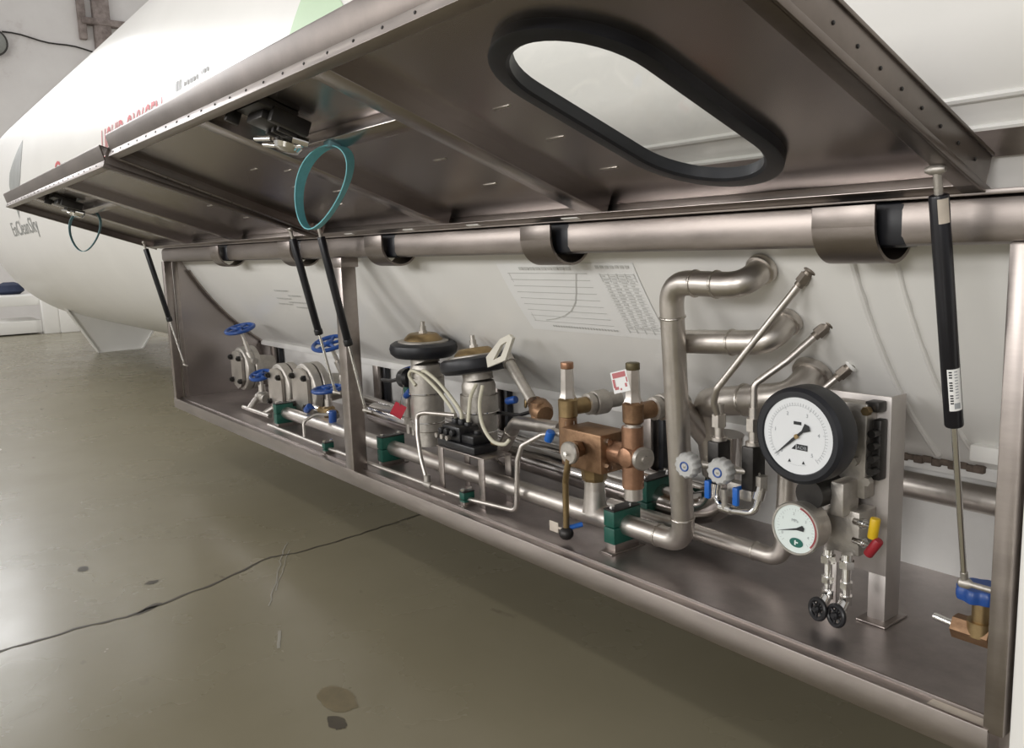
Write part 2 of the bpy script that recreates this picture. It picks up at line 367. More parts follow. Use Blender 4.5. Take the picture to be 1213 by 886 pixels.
# longitudinal seam beads and the bolted steel strip above the cabinet
for th in (-18.35, -20.2):
    b = B(); sweep(b, [tp(x, th, TR + 0.001) for x in (-1.0, 1.0, 3.0, 5.0)], 0.006, 8); part('weld_seam', b, M_WHITE, tank)
b = B()
strip_along(b, [tp(x, -21.1, TR + 0.004) for x in (0.4, 5.2)], lambda i: V(0, math.sin(math.radians(-21.1)) * .02, math.cos(math.radians(-21.1)) * .02), lambda i: tn(-21.1) * 0.004)
part('mounting_strip', b, M_STEEL, tank, 'bare stainless strip along the white shell')
for xr, t0, t1, r in ((3.973, -27, -52, 0.007), (4.056, -28, -50, 0.005)):
    b = B(); sweep(b, [tp(xr, t0 + (t1 - t0) * i / 24, TR + 0.001) for i in range(25)], [r * random.uniform(.8, 1.15) for _ in range(25)], 8); part('weld_seam', b, M_WHITE, tank)
# saddle plates on the floor
def saddle(x, pts):
    b = B(); prism(b, [V(x, y, z) for y, z in pts], (-0.03, 0, 0))
    s = part('saddle', b, M_WHITE, tank)
    b = B()
    for (p, q) in zip(pts, pts[1:]):
        d = V(0, q[0] - p[0], q[1] - p[1]); l = d.length; d.normalize(); n = V(0, -d.z, d.y) * 0.008
        prism(b, [V(x + .035, p[0], p[1]) - n, V(x + .035, q[0], q[1]) - n, V(x + .035, q[0], q[1]) + n, V(x + .035, p[0], p[1]) + n], (-0.12, 0, 0))
    part('flange', b, M_WHITE, s)
saddle(-6.54, [(0.459, 0.72), (0.459, 0.508), (0.929, FZ), (1.44, FZ), (1.62, -0.10), (2.2, 0.3)])
b = B(); box(b, 4.318, 4.80, 0.004, 0.62, FZ, 0.745, 0.008); part('support_box', b, M_WHITE, tank)
# decals
ttext('LIQUID OXYGEN', 0.26, -0.80, -1.6, 1.28, lab='red lettering')
ttext('O', 0.26, -2.37, -3.2, 0.28, lab='red letter')
def lens_poly(pts): b = B(); tpoly(b, pts); return b
hx, ht = 2.20, 4.35
b = B(); tpoly(b, [(hx + 0.20 * math.cos(PI / 3 * i), ht + 5.0 * math.sin(PI / 3 * i)) for i in range(6)]); part('hexagon_decal', b, M_LGREEN, tank, 'light green hexagon decal')
b = B()
fl_pts = [(-4.20, 20.4), (-4.10, 17), (-4.02, 12.0), (-4.02, 6), (-4.12, 1.0), (-4.30, -3.5), (-4.42, -9.0), (-4.50, -4.0), (-4.66, 1.0), (-4.74, 5.0), (-4.72, 9.5), (-4.58, 13.0), (-4.40, 17.0)]
tpoly(b, fl_pts); part('flame_emblem', b, M_LOGO, tank, 'grey flame shaped emblem')
ttext('EnCleanSky', 0.20, -5.10, -15.0, 1.50, M_LOGO, lab='grey lettering')
# small unreadable print left of the red lettering
b = B()
for row, (x0, x1, th, h) in enumerate(((0.70, 0.78, 5.0, 2.0), (0.82, 1.02, 5.2, .9), (0.74, 1.10, 3.9, .45), (1.06, 1.16, 5.6, .8), (1.34, 1.45, 2.9, .7))):
    x = x0
    while x < x1:
        wd = random.uniform(.015, .04); patch(b, x, min(x1, x + wd), th, th + h, 0.003, 2); x += wd + random.uniform(.008, .02)
part('small_print', b, M_LGREY, tank, kind='stuff')
b = B()
for x0, x1, th in ((1.09, 1.24, -34.7), (1.21, 1.34, -35.8), (1.05, 1.22, -36.6), (1.16, 1.36, -37.4), (1.02, 1.18, -38.0), (1.20, 1.33, -38.6)):
    x = x0
    while x < x1:
        wd = random.uniform(.01, .03); patch(b, x, min(x1, x + wd), th, th + .35, 0.003, 2); x += wd + .008
part('small_print', b, M_PRINT, tank, kind='stuff')
# printed chart sticker: level chart with a curve on the left, table of figures on the right
b = B(); patch(b, 2.895, 3.425, -29.0, -38.6, 0.0015, 14); stk = part('chart_sticker', b, M_STICK, tank, 'pale printed chart sticker')
b = B()
for i in range(9): tline(b, 2.93, -30.2 - i * .86, 3.255, -30.2 - i * .86, 0.0022)
tline(b, 2.935, -30.2, 2.935, -37.1, 0.002)
cv = [(2.985, -36.9), (3.03, -36.6), (3.08, -36.0), (3.12, -35.2), (3.155, -34.0), (3.18, -32.6), (3.20, -31.2), (3.215, -30.2)]
for p, q in zip(cv, cv[1:]): tline(b, *p, *q, 0.003)
for i in range(24): patch(b, 3.0 + i * .011, 3.006 + i * .011, -37.6, -37.9, 0.003, 1)
for i in range(9): patch(b, 2.99 + i * .024, 3.009 + i * .024, -29.4, -29.8, 0.003, 1)
for i in range(20): tline(b, 3.30, -30.3 - i * .39, 3.415, -30.3 - i * .39, 0.0012)
for xx in (3.30, 3.328, 3.357, 3.386, 3.415): tline(b, xx, -30.2, xx, -37.9, 0.0028)
for i in range(7): patch(b, 3.295 + i * .017, 3.307 + i * .017, -29.25, -29.6, 0.003, 1)
for i in range(18):
    for xx in (3.305, 3.334, 3.363, 3.391):
        patch(b, xx, xx + random.uniform(.010, .019), -30.42 - i * .39, -30.57 - i * .39, 0.003, 1)
part('chart_print', b, M_PRINT, stk)
# ------------------------------------------------------------------ the steel cabinet
cab = root('equipment_cabinet', 'long brushed stainless cabinet along the tank with its two lids raised', 'cabinet', (2.14, 0.29, -0.05))
XL = 4.322
b = B(); box(b, 0.0, XL, 0.040, 0.585, -0.045, 0.0); part('floor_pan', b, M_PAN, cab)
b = B(); box(b, 0.0, XL - .03, -0.004, 0.004, -0.052, 0.002, 0.0015); box(b, 0.0, XL - .03, 0.004, 0.040, -0.052, -0.004); box(b, 0.0, XL - .03, 0.034, 0.040, -0.012, 0.003, 0.001)
part('sill', b, M_STEEL, cab)
b = B(); box(b, 4.19, 4.282, 0.005, 0.033, -0.0042, -0.0025); part('tape', b, M_TAPE, cab, 'beige tape patch at the sill end')
def end_profile(x, y0=0.05, top=0.76, bottom=0.0):
    pts = [V(x, y0, bottom), V(x, 0.58, bottom)]
    th0 = -math.degrees(math.acos((TY - 0.58) / TR)); th1 = math.degrees(math.asin((top - TZ) / TR))
    for i in range(19):
        pts.append(tp(x, th0 + (th1 - th0) * i / 18, TR + .001))
    pts.append(V(x, y0, top)); return pts
b = B(); prism(b, end_profile(0.012), (0.010, 0, 0)); part('end_plate', b, M_SHEET, cab)
b = B()
strip_along(b, [tp(0.045, -56 + i * 26 / 20, TR + 0.004) for i in range(21)], lambda i: V(0.024, 0, 0), lambda i: tn(-56 + i * 26 / 20) * 0.004)
part('edge_trim', b, M_STEEL, cab)
def post(x0, x1, y1, y0=-0.002, z0=-0.05, ang=True):
    b = B(); box(b, x0, x1, y0, y1, z0, 0.755, 0.004); return part('post', b, M_STEEL, cab)
b = B(); box(b, 0.0, 0.042, -0.002, 0.006, -0.052, 0.755, 0.002); box(b, 0.0, 0.008, -0.002, 0.05, -0.052, 0.755, 0.002); box(b, 0.022, 0.028, 0.05, 0.075, 0.0, 0.755, .002)
part('post', b, M_STEEL, cab)
post(2.10, 2.160, 0.055); post(4.283, 4.314, 0.055, z0=-0.004)
b = B(); box(b, 2.095, 2.168, -0.004, 0.062, 0.72, 0.755, 0.003); part('post_cap', b, M_STEEL, cab)
b = B(); box(b, 0.0, XL + .35, 0.0, 0.072, 0.752, 0.824, 0.016); part('beam', b, M_BEAM, cab)
b = B(); box(b, 0.0, XL + .35, -0.004, 0.10, 0.824, 0.832, .001); part('beam_cap', b, M_STEEL, cab)
for i, x in enumerate((0.90, 1.69, 2.39, 3.19, 3.983)):
    wdt = 0.112; R0, R1 = 0.066, 0.060; cy, cz = 0.036, 0.790; b = B(); n = 22; rows = []
    for k in range(n + 1):
        a = PI + PI * k / n; e = V(0, math.cos(a), math.sin(a))
        ex = 0.018 if k == 0 or k == n else 0
        rows.append([b.verts.new(V(xx, cy, cz) + e * rr) for xx, rr in ((x, R0), (x + wdt, R0), (x + wdt, R1), (x, R1))])
    for p, q in zip(rows, rows[1:]): bridge(b, p, q)
    b.faces.new(list(reversed(rows[0]))); b.faces.new(rows[-1])
    box(b, x, x + wdt, -0.030, -0.024, 0.785, 0.82, .001)
    h = part('hinge_saddle', b, M_BEAM, cab)
    b = B(); box(b, x + 0.02, x + wdt + 0.040, -0.002, 0.074, 0.750, 0.8235, 0.016)  # black sleeve added for the dark shadow on the beam by the saddle
    part('shade_sleeve', b, M_RUBBER, h, 'black sleeve standing in for the shadow inside the hinge saddle')
b = B(); box(b, 0.02, XL - .05, 0.572, 0.582, 0.0, 0.245); part('back_panel', b, M_WHITE2, cab)
b = B(); box(b, 0.05, XL - .06, 0.500, 0.506, 0.255, 0.282, .001); box(b, 0.05, XL - .06, 0.506, 0.578, 0.255, 0.261); part('back_rail', b, M_WHITE2, cab)
b = B(); box(b, 4.07, 4.26, 0.40, 0.47, 0.318, 0.352, .004); part('weld_pad', b, M_WHITE, cab)
b = B()
for k in range(12): box(b, 3.84 + k * .0183, 3.861 + k * .0183, 0.487 + random.uniform(0, .008), 0.53, 0.270 + random.uniform(-.003, .003), 0.286 + random.uniform(-.003, .003), .003)
part('foam_strip', b, M_FOAM, cab, 'dark crumbling foam strip under the tank')
for x in (0.13, 1.36, 2.28, 3.05):
    b = B(); box(b, x, x + .05, 0.52, 0.56, 0.0, 0.258, .003); u = part('upright', b, M_STEEL, cab)
    b = B(); box(b, x + .062, x + .082, 0.54, 0.565, 0.02, 0.25, .002); part('seal_strip', b, M_RUBBER, u)

# ---- the two lids. s runs outward from the hinge, n is the lid's upward normal
DO = V(0, -0.001, 0.826)
def set_lid(deg):
    global DD, DN, DM
    a = math.radians(deg); DD = V(0, -math.cos(a), math.sin(a)); DN = V(0, math.sin(a), math.cos(a))
    DM = Matrix(((1, 0, 0), (0, DD.y, DN.y), (0, DD.z, DN.z))).to_4x4(); DM.translation = DO
set_lid(20.55)
def dp(x, s, n=0.0): return DO + V(x, 0, 0) + DD * s + DN * n
def dbox(bm, x0, x1, s0, s1, n0, n1, bev=0.0): box(bm, x0, x1, s0, s1, n0, n1, bev, DM)
def stad(cx, cs, hw, hl, n=16):
    """stadium outline in lid coordinates"""
    out = []
    for i in range(n + 1): a = PI * i / n; out.append((cx + hw * math.cos(a), cs + hl - hw + hw * math.sin(a)))
    for i in range(n + 1): a = PI + PI * i / n; out.append((cx + hw * math.cos(a), cs - hl + hw + hw * math.sin(a)))
    return out
LEN = 0.722
def lid(x0, x1, ribs, win, rivx):
    b = B(); n0, n1 = 0.030, 0.034
    if win:
        cx, cs, hw, hl = win; hole = stad(cx, cs, hw, hl)
        xa, xb = cx - hw - .06, cx + hw + .06; sa, sb = cs - hl - .03, cs + hl + .03
        dbox(b, x0 + .003, xa, 0, LEN - .003, n0, n1); dbox(b, xb, x1 - .003, 0, LEN - .003, n0, n1); dbox(b, xa, xb, 0, sa, n0, n1); dbox(b, xa, xb, sb, LEN, n0, n1)
        N_ = len(hole); outer = []
        for (x, s) in hole:                      # project hole outline to the rectangle around it
            dx, ds = x - cx, s - cs; k = min((xb - cx) / abs(dx) if abs(dx) > 1e-6 else 1e9, (sb - cs) / abs(ds) if abs(ds) > 1e-6 else 1e9)
            outer.append((cx + dx * k, cs + ds * k))
        # corners
        ring_o = []
        for nn in (n0, n1):
            A = [b.verts.new(dp(x, s, nn)) for x, s in hole]; O = [b.verts.new(dp(x, s, nn)) for x, s in outer]
            for i in range(N_):
                j = (i + 1) % N_
                xo, so = outer[i]; xp, sp_ = outer[j]
                corner = None
                if (abs(abs(xo - cx) - (xb - cx)) < 1e-6) != (abs(abs(xp - cx) - (xb - cx)) < 1e-6):
                    X_ = xo if abs(abs(xo - cx) - (xb - cx)) < 1e-6 else xp; S_ = so if abs(abs(so - cs) - (sb - cs)) < 1e-6 else sp_
                    corner = b.verts.new(dp(X_, S_, nn))
                b.faces.new((A[i], A[j], O[j], corner, O[i]) if corner else (A[i], A[j], O[j], O[i]))
            ring_o.append(A)
        bridge(b, ring_o[0], ring_o[1])
    else:
        dbox(b, x0 + .003, x1 - .003, 0, LEN - .003, n0, n1)
    d = part('lid', b, M_SHEET, cab)
    b = B()                                      # rails: folded edges
    dbox(b, x0, x1, LEN - .024, LEN, 0.0, 0.003, .001); dbox(b, x0, x1, LEN - .003, LEN, 0.0, 0.021, .0012)
    part('front_lip', b, M_STEEL, d); b = B()
    prism(b, [dp(x0, LEN - .003, .020), dp(x0, LEN, .020), dp(x0, LEN + .024, .056), dp(x0, LEN + .024, .060), dp(x0, LEN - .02, .060), dp(x0, LEN - .02, .057), dp(x0, LEN + .018, .057)], (x1 - x0, 0, 0))
    part('front_rail', b, M_RAILDARK, d)  # leaned outward and darkened to imitate the reflection of a dark hall
    for (xa, xb, xi) in ((x0, x0 + .004, x0 + .03), (x1 - .004, x1, x1 - .03)):
        b = B(); dbox(b, xa, xb, 0.0, LEN, 0.0, 0.060, .001); dbox(b, min(xa, xi), max(xb, xi), -0.012, LEN, 0.0, 0.003, .001)
        out = xa if xa == x0 else xb
        dbox(b, out - .002, out + .003, -0.02, LEN, 0.0, 0.012, .001); dbox(b, out - .002, out + .003, -0.0, LEN, 0.056, 0.062, .001)
        part('side_rail', b, M_RAILDARK, d)
    b = B(); dbox(b, x0, x1, 0.0, 0.004, 0.0, 0.03, .001); dbox(b, x0, x1, 0.0, 0.034, 0.0, 0.003, .001); part('hinge_rail', b, M_STEEL, d)
    for rx in ribs:
        b = B(); dbox(b, rx, rx + .004, 0.02, LEN - .02, 0.004, 0.030); dbox(b, rx + .066, rx + .07, 0.02, LEN - .02, 0.004, 0.030); dbox(b, rx, rx + .07, 0.02, LEN - .02, 0.002, 0.005, .001)
        part('rib', b, M_SHEET, d)
    def rivet(c, dr):
        b = B(); lathe(b, c, dr, [(-.001, .0028), (.001, .0028), (.0018, .0016)], 8); part('rivet', b, M_BLKMET, d)
    k = x0 + .05
    while k < x1 - .03:
        rivet(dp(k, LEN + .0002, 0.011), DD); k += .09
    if x0 > 1:
        for j in range(12): rivet(dp(x1 + .0002, .05 + j * .056, 0.032), V(1, 0, 0))
        for j in range(9): rivet(dp(x0 + .017, .06 + j * .07, 0.0), -DN)
    return d
WIN = (3.872, 0.346, 0.119, 0.246)
lidR = lid(2.03, 4.246, (2.79, 3.41), WIN, None)
set_lid(18.4); lidL = lid(-0.14, 1.99, (0.53, 1.20), None, None); set_lid(20.55)
# window gasket and pane
b = B(); o_ = stad(WIN[0], WIN[1], WIN[2] + .027, WIN[3] + .029, 20); i_ = stad(WIN[0], WIN[1], WIN[2] - .004, WIN[3] - .004, 20); prev = None; rows = []
for nn, k in ((0.036, 0), (0.014, 0), (0.012, .12), (0.012, .85), (0.016, 1), (0.036, 1)):
    rows.append([b.verts.new(dp(p[0] + (q[0] - p[0]) * k, p[1] + (q[1] - p[1]) * k, nn)) for p, q in zip(o_, i_)])
for p, q in zip(rows, rows[1:]): bridge(b, p, q)
bridge(b, rows[-1], rows[0]); part('window_gasket', b, M_RUBBER, lidR, 'black rubber gasket around the oval window')
b = B(); ps = stad(WIN[0], WIN[1], WIN[2] - .002, WIN[3] - .002, 20); prism(b, [dp(x, s, .030) for x, s in ps], DN * .004); part('window_pane', b, M_PANE, lidR, 'clear oval window pane')
# short pale dashes under the lids and bright drain plugs
def dashes(d, xs, ss):
    for x in xs:
        for s in ss:
            b = B(); dbox(b, x - .024, x + .024, s - .003, s + .003, .0285, .0305, .0008); part('pale_dash', b, M_WELD, d)
dashes(lidR, (3.625, 3.24, 2.48), (0.442, 0.314, 0.172)); dashes(lidR, (2.62,), (0.40, 0.25)); set_lid(18.4); dashes(lidL, (1.736, 1.01), (0.313, 0.177)); set_lid(20.55)
for x in (2.263, 2.644, 2.975, 3.358):
    b = B(); dbox(b, x - .028, x + .028, .008, .020, -.0015, .001, .001); part('drain_plug', b, M_WHITE, lidR)
# cross bar between the ribs, and the paddle latches
def latch(d, x, s, x0, x1, sb):
    b = B(); dbox(b, x0, x1, sb, sb + .045, .004, .030, .002); part('cross_bar', b, M_SHEET, d)
    b = B(); dbox(b, x - .060, x + .065, s - .045, s + .042, .012, .030, .003); dbox(b, x - .045, x + .04, s - .052, s + .02, -.006, .014, .003); dbox(b, x + .05, x + .072, s - .075, s + .01, -.012, .02, .003)
    dbox(b, x - .10, x - .085, s + .02, s + .05, -.006, .03, .002)
    for xx in (-.03, 0.0, .03): dbox(b, x + xx, x + xx + .012, s - .07, s - .02, -.016, 0, .002)
    l = part('latch_case', b, M_BLKMET, d, 'black latch case')
    b = B(); c = dp(x - .03, s - .075, -.02)
    lathe(b, c, -DN, [(-.02, .028), (0, .032), (.010, .026), (.014, .010)], 20)
    cyl(b, dp(x - .11, s - .03, -.012), dp(x - .055, s - .045, -.012), .006, n=12); cyl(b, dp(x - .12, s - .055, -.014), dp(x - .075, s - .075, -.014), .006, n=12)
    cyl(b, dp(x - .075, s - .07, -.018), dp(x + .03, s - .085, -.022), .0055, n=12); cyl(b, dp(x + .03, s - .06, -.016), dp(x + .045, s - .09, -.016), .010, n=12)
    part('latch_lever', b, M_CHROME, d, 'chrome latch lever')
latch(lidR, 3.055, 0.640, 2.86, 3.41, 0.475)
set_lid(18.4); latch(lidL, 0.70, 0.615, 0.60, 1.20, 0.475); set_lid(20.55)
# ------------------------------------------------------------------ gas struts
def strut(x, yb, zb, label, sticker=False):
    top = dp(x, 0.105, -0.004); bot = V(x, yb, zb); d = (bot - top).normalized(); L_ = (bot - top).length
    o = root('gas_strut', label, 'gas strut', tuple(bot), 'gas struts holding up the lids')
    b = B(); bcyl(b, top + d * .035, top + d * L_ * (.585 if sticker else .62), .0135, .003); part('cylinder', b, M_GAS, o)
    b = B(); cyl(b, top + d * L_ * .58, bot - d * .012, .0048, n=14); part('rod', b, M_CHROME, o, 'bare steel piston rod')
    b = B(); cyl(b, top + d * .004, top + d * .04, .006, n=12); lathe(b, top, V(-1, 0, 0), [(-.012, .004), (-.006, .008), (.006, .008), (.016, .004)], 14); part('end_fitting', b, M_DULL, o)
    b = B(); cyl(b, bot - d * .02, bot + d * .006, .006, n=12); lathe(b, bot, V(1, 0, 0), [(-.010, .005), (-.006, .009), (.006, .009), (.012, .005), (.05, .005)], 14); part('end_fitting', b, M_DULL, o)
    _, u, v = frame(d)
    if sticker:
        def arc(t0, t1, a0, a1, m, nm, r=.01375):
            b = B(); rows = []
            for i in range(9):
                a = math.radians(a0 + (a1 - a0) * i / 8); e = V(math.cos(a), math.sin(a), 0); e = (e - d * e.dot(d)).normalized()
                rows.append([b.verts.new(top + d * t0 + e * r), b.verts.new(top + d * t1 + e * r)])
            for p, q in zip(rows, rows[1:]): b.faces.new((p[0], p[1], q[1], q[0]))
            return part(nm, b, m, o)
        arc(L_ * .44, L_ * .54, -85, 0, M_STICK, 'rating_label')
        arc(.040, .075, -75, -5, M_TAPE, 'torn_label')
        for k in range(13):
            arc(L_ * (.445 + k * .0062), L_ * (.4485 + k * .0062), -76, -58, M_INK, 'label_print', .0139) if k % 5 != 3 else None
        arc(L_ * .521, L_ * .535, -55, -18, M_GINK, 'label_print', .0139)
        for k in range(10): arc(L_ * (.445 + k * .007), L_ * (.4475 + k * .007), -45, -25, M_GINK, 'label_print', .0139)
    else:
        b = B(); bcyl(b, top + d * L_ * .60, top + d * L_ * .635, .0155, .003); part('collar', b, M_BLACK, o)
    return o
strut(4.224, 0.05, 0.208, 'black gas strut nearest the camera, hanging beside the right end post', True)
strut(2.215, 0.03, 0.225, 'black gas strut on the right of the middle post, holding the wider lid')
strut(1.985, 0.03, 0.262, 'black gas strut just left of the middle post, holding the farther lid')
strut(0.070, 0.05, 0.187, 'black gas strut at the far left end of the cabinet')
# ------------------------------------------------------------------ pull straps (closed webbing loops hanging from the cross bars)
def strap(c, w, h, tiltx, label, wd, m, lean):
    b = B(); n = 40; pts = []
    o = root('pull_strap', label, 'strap', (c[0], c[1], c[2] - h), 'webbing pull straps under the lids')
    for i in range(n + 1):
        a = 2 * PI * i / n; q = V(w * math.sin(a) * (1.0 + .25 * math.cos(a)) + lean * (math.cos(a) - 1), 0, h / 2 * (math.cos(a) - 1))
        pts.append(Vector(c) + V(q.x * math.cos(tiltx), q.x * math.sin(tiltx), q.z))
    ax = V(-math.sin(tiltx), math.cos(tiltx), 0)
    def side(i):
        tw = 0.35 * math.sin(2 * PI * i / n); return (ax * math.cos(tw) + V(0, 0, 1) * math.sin(tw)) * wd / 2
    def thick(i):
        d = (pts[(i + 1) % n] - pts[i - 1 if i else n - 1]).normalized(); return d.cross(side(i).normalized()) * 0.0012
    strip_along(b, pts, side, thick); part('webbing', b, m, o)
    b = B(); box(b, c[0] - .016, c[0] + .016, c[1] - .014, c[1] + .014, c[2] - .004, c[2] + .012, .003); part('stitched_end', b, M_TEALD, o)
strap(tuple(dp(3.10, 0.498, 0.0)), 0.062, 0.175, math.radians(28), 'teal webbing loop hanging under the nearer wide lid', 0.030, M_TEAL, 0.035)
strap(tuple(dp(0.60, 0.498, 0.0)), 0.085, 0.185, math.radians(35), 'thin teal webbing loop hanging under the farther lid', 0.014, M_TEALD, 0.02)
# ------------------------------------------------------------------ pipe work
def pipe(name, label, pts, r, m, bend, welds=(), base=None, n=24, extra=None, group=None):
    pts = [Vector(p) for p in pts]
    o = root(name, label, 'pipe', tuple(base or pts[0]), group)
    b = B(); tube(b, pts, r, bend, n, 10); part('tube', b, m, o)
    for c, d in welds:
        b = B(); torus(b, c, d, r, r * .09 + .0006, 28, 8); part('weld_ring', b, M_WELD, o)
    return o
def collar(o, c, d, r0, l, m=M_PIPE, nm='flange'):
    b = B(); d = Vector(d).normalized(); bcyl(b, Vector(c) - d * l / 2, Vector(c) + d * l / 2, r0, .003); return part(nm, b, m, o)
# front pipe: along the pan, then up and into the tank
PY = 0.150
rp = pipe('process_pipe', 'front stainless pipe along the pan, rising left of the gauges and into the tank', [(1.13, PY, 0.060), (3.548, PY, 0.068), (3.592, 0.058, 0.686), (3.782, 0.058, 0.681), (3.782, 0.145, 0.730)], 0.0265, M_PIPE, 0.055,
    [((3.47, PY, .068), (1, 0, 0)), ((3.553, .140, .135), (.07, -.15, 1)), ((3.587, .069, .61), (.07, -.15, 1)), ((3.66, .058, .684), (1, 0, 0)), ((3.715, .058, .683), (1, 0, 0))], base=(3.3, PY, 0.035))
collar(rp, V(3.782, 0.112, 0.711), V(0, .871, .491), 0.0325, 0.016)
b = B(); tube(b, [(3.245, PY, 0.066), (3.245, PY, 0.165)], 0.0275); cyl(b, (3.175, PY, .066), (3.315, PY, .066), .0285); lathe(b, (3.245, PY, .075), (0, 0, 1), [(0, .034), (.03, .0295), (.06, .0275)], 24); part('tee', b, M_PIPE, rp)
# polished pipe behind it
pipe('process_pipe', 'polished wide pipe lying behind the front pipe on the pan', [(1.72, .33, .105), (3.43, .33, .085), (3.51, .33, .115), (3.53, .33, .30)], 0.042, M_PIPESH, 0.08, [((2.62, .33, .094), (1, 0, 0)), ((3.40, .33, .085), (1, 0, 0))], base=(2.5, .33, .05))
pipe('process_pipe', 'narrow stainless pipe along the back of the pan behind the polished pipe', [(1.30, .46, .095), (3.36, .46, .085), (3.44, .46, .12), (3.46, .42, .22)], 0.027, M_PIPESH, 0.05, base=(2.4, .46, .07))
# upper second nozzle
p4 = pipe('process_pipe', 'stainless pipe from the middle tank nozzle, passing behind the tall riser', [(3.795, 0.215, 0.624), (3.795, .128, .563), (3.54, .130, .548), (3.50, .18, .40), (3.50, .33, .25)], 0.026, M_PIPE, 0.05, [((3.70, .129, .557), (1, 0, .06))], base=(3.6, .16, .53))
collar(p4, V(3.795, .182, .601), (0, .821, .571), .032, .016)
p5 = pipe('process_pipe', 'fat stainless pipe from the lower tank nozzle hidden partly by the large gauge', [(3.80, .30, .512), (3.80, .215, .440), (3.58, .235, .40), (3.515, .27, .385), (3.505, .32, .20)], 0.034, M_PIPE, 0.06, [((3.66, .228, .415), (1, -.09, .18))], base=(3.6, .28, .35))
collar(p5, V(3.80, .268, .485), (0, .758, .652), .042, .018)
p3 = pipe('process_pipe', 'stainless pipe low on the pan turning up behind the small gauge', [(3.18, .27, .050), (3.735, .27, .050), (3.745, .27, .30), (3.745, .37, .42)], 0.021, M_PIPE, 0.045, [((3.66, .27, .05), (1, 0, 0)), ((3.744, .27, .13), (0, 0, 1))], base=(3.5, .27, .029))
# brown pipe at the back right
pipe('drain_pipe', 'dull brown horizontal pipe along the back panel beside the right post', [(3.62, .535, .203), (4.283, .535, .203)], 0.030, M_PIPE, 0.05, base=(3.95, .535, .17))
# silver elbow pipe behind the black valve block
pipe('process_pipe', 'silver elbow pipe rising behind the small steel table', [(2.55, .30, .10), (2.70, .26, .13), (2.80, .24, .235), (2.96, .22, .25), (3.06, .20, .26)], 0.021, M_PIPE, 0.06, [((2.765, .247, .20), (.6, -.1, .7))], base=(2.7, .25, .10))
# impulse tubes from the tank
def nozzle_tube(label, pts, r, hexpos):
    o = root('impulse_tube', label, 'tube', pts[0], 'thin impulse tubes from the tank')
    b = B(); tube(b, pts, r, .025, 14); part('tube', b, M_PIPE, o)
    p, q = Vector(pts[0]), Vector(pts[1]); d = (q - p).normalized()
    b = B(); cyl(b, p - d * .03, p + d * .010, .0105); hexp(b, p + d * .006, p + d * .026, .0130); cyl(b, p + d * .024, p + d * .034, .0095); part('union_nut', b, M_NUT, o)
    b = B(); torus(b, p - d * .004, d, .012, .004, 20, 8); part('weld_ring', b, M_NUT if hexpos else M_WHITE, o)
nozzle_tube('thin tube from the highest small nozzle slanting down to the left needle valve', [(3.875, .135, .705), (3.692, .088, .462), (3.674, .100, .430), (3.673, .12, .385)], .0075, True)
nozzle_tube('thin tube from the middle small nozzle bent down to the right needle valve', [(3.872, .205, .596), (3.815, .155, .525), (3.762, .12, .475), (3.762, .12, .38)], .0075, True)
nozzle_tube('short thin tube from the lowest small nozzle going behind the large gauge', [(3.885, .268, .505), (3.84, .24, .455), (3.83, .24, .40)], .0065, False)
# ------------------------------------------------------------------ green pipe clamps
def clamp(x, y, zc, r, wd, hw, label, stand=0.0):
    z1 = zc + r + .016; z0 = max(0.012 + stand, zc - r - .02)
    o = root('pipe_clamp', label, 'clamp', (x, y, 0.0), 'green plastic pipe clamps on the cabinet floor')
    b = B(); box(b, x - wd, x + wd, y - hw, y + hw, z0, zc - .001, .003); part('lower_jaw', b, M_GREEN, o)
    b = B(); box(b, x - wd, x + wd, y - hw, y + hw, zc + .001, z1, .003); part('upper_jaw', b, M_GREEN, o)
    b = B(); box(b, x - wd * 1.0, x + wd * 1.0, y - hw, y + hw, z1, z1 + .004, .001); part('top_plate', b, M_BLKMET, o)
    b = B(); box(b, x - wd * 1.15, x + wd * 1.15, y - hw * 1.25, y + hw * 1.25, 0.0, .004, .001); box(b, x - wd * .9, x + wd * .9, y - hw * .9, y + hw * .9, .004, z0, .001); part('base_plate', b, M_STEEL, o)
    for sy in (-1, 1):
        b = B(); hexp(b, (x, y + sy * hw * .72, z1 + .004), (x, y + sy * hw * .72, z1 + .011), .007); part('bolt', b, M_CHROME, o)
clamp(3.345, PY, .067, .0265, .019, .048, 'green clamp on the front pipe nearest the tall riser', .012)
clamp(2.165, PY, .063, .0265, .019, .048, 'green clamp on the front pipe just right of the middle post')
clamp(1.195, PY, .060, .0265, .019, .048, 'green clamp on the front pipe under the two far flanged valves')
clamp(3.30, .33, .087, .042, .019, .062, 'green clamp on the polished pipe behind the tall riser', .01)
clamp(3.245, .46, .086, .027, .019, .045, 'green clamp farthest back on the narrow rear pipe', .02)
clamp(2.767, .068, .020, .007, .013, .020, 'tiny green clamp on the thin front tube under the steel table')
clamp(1.842, .052, .020, .007, .013, .020, 'tiny green clamp on the thin front tube left of the middle post')
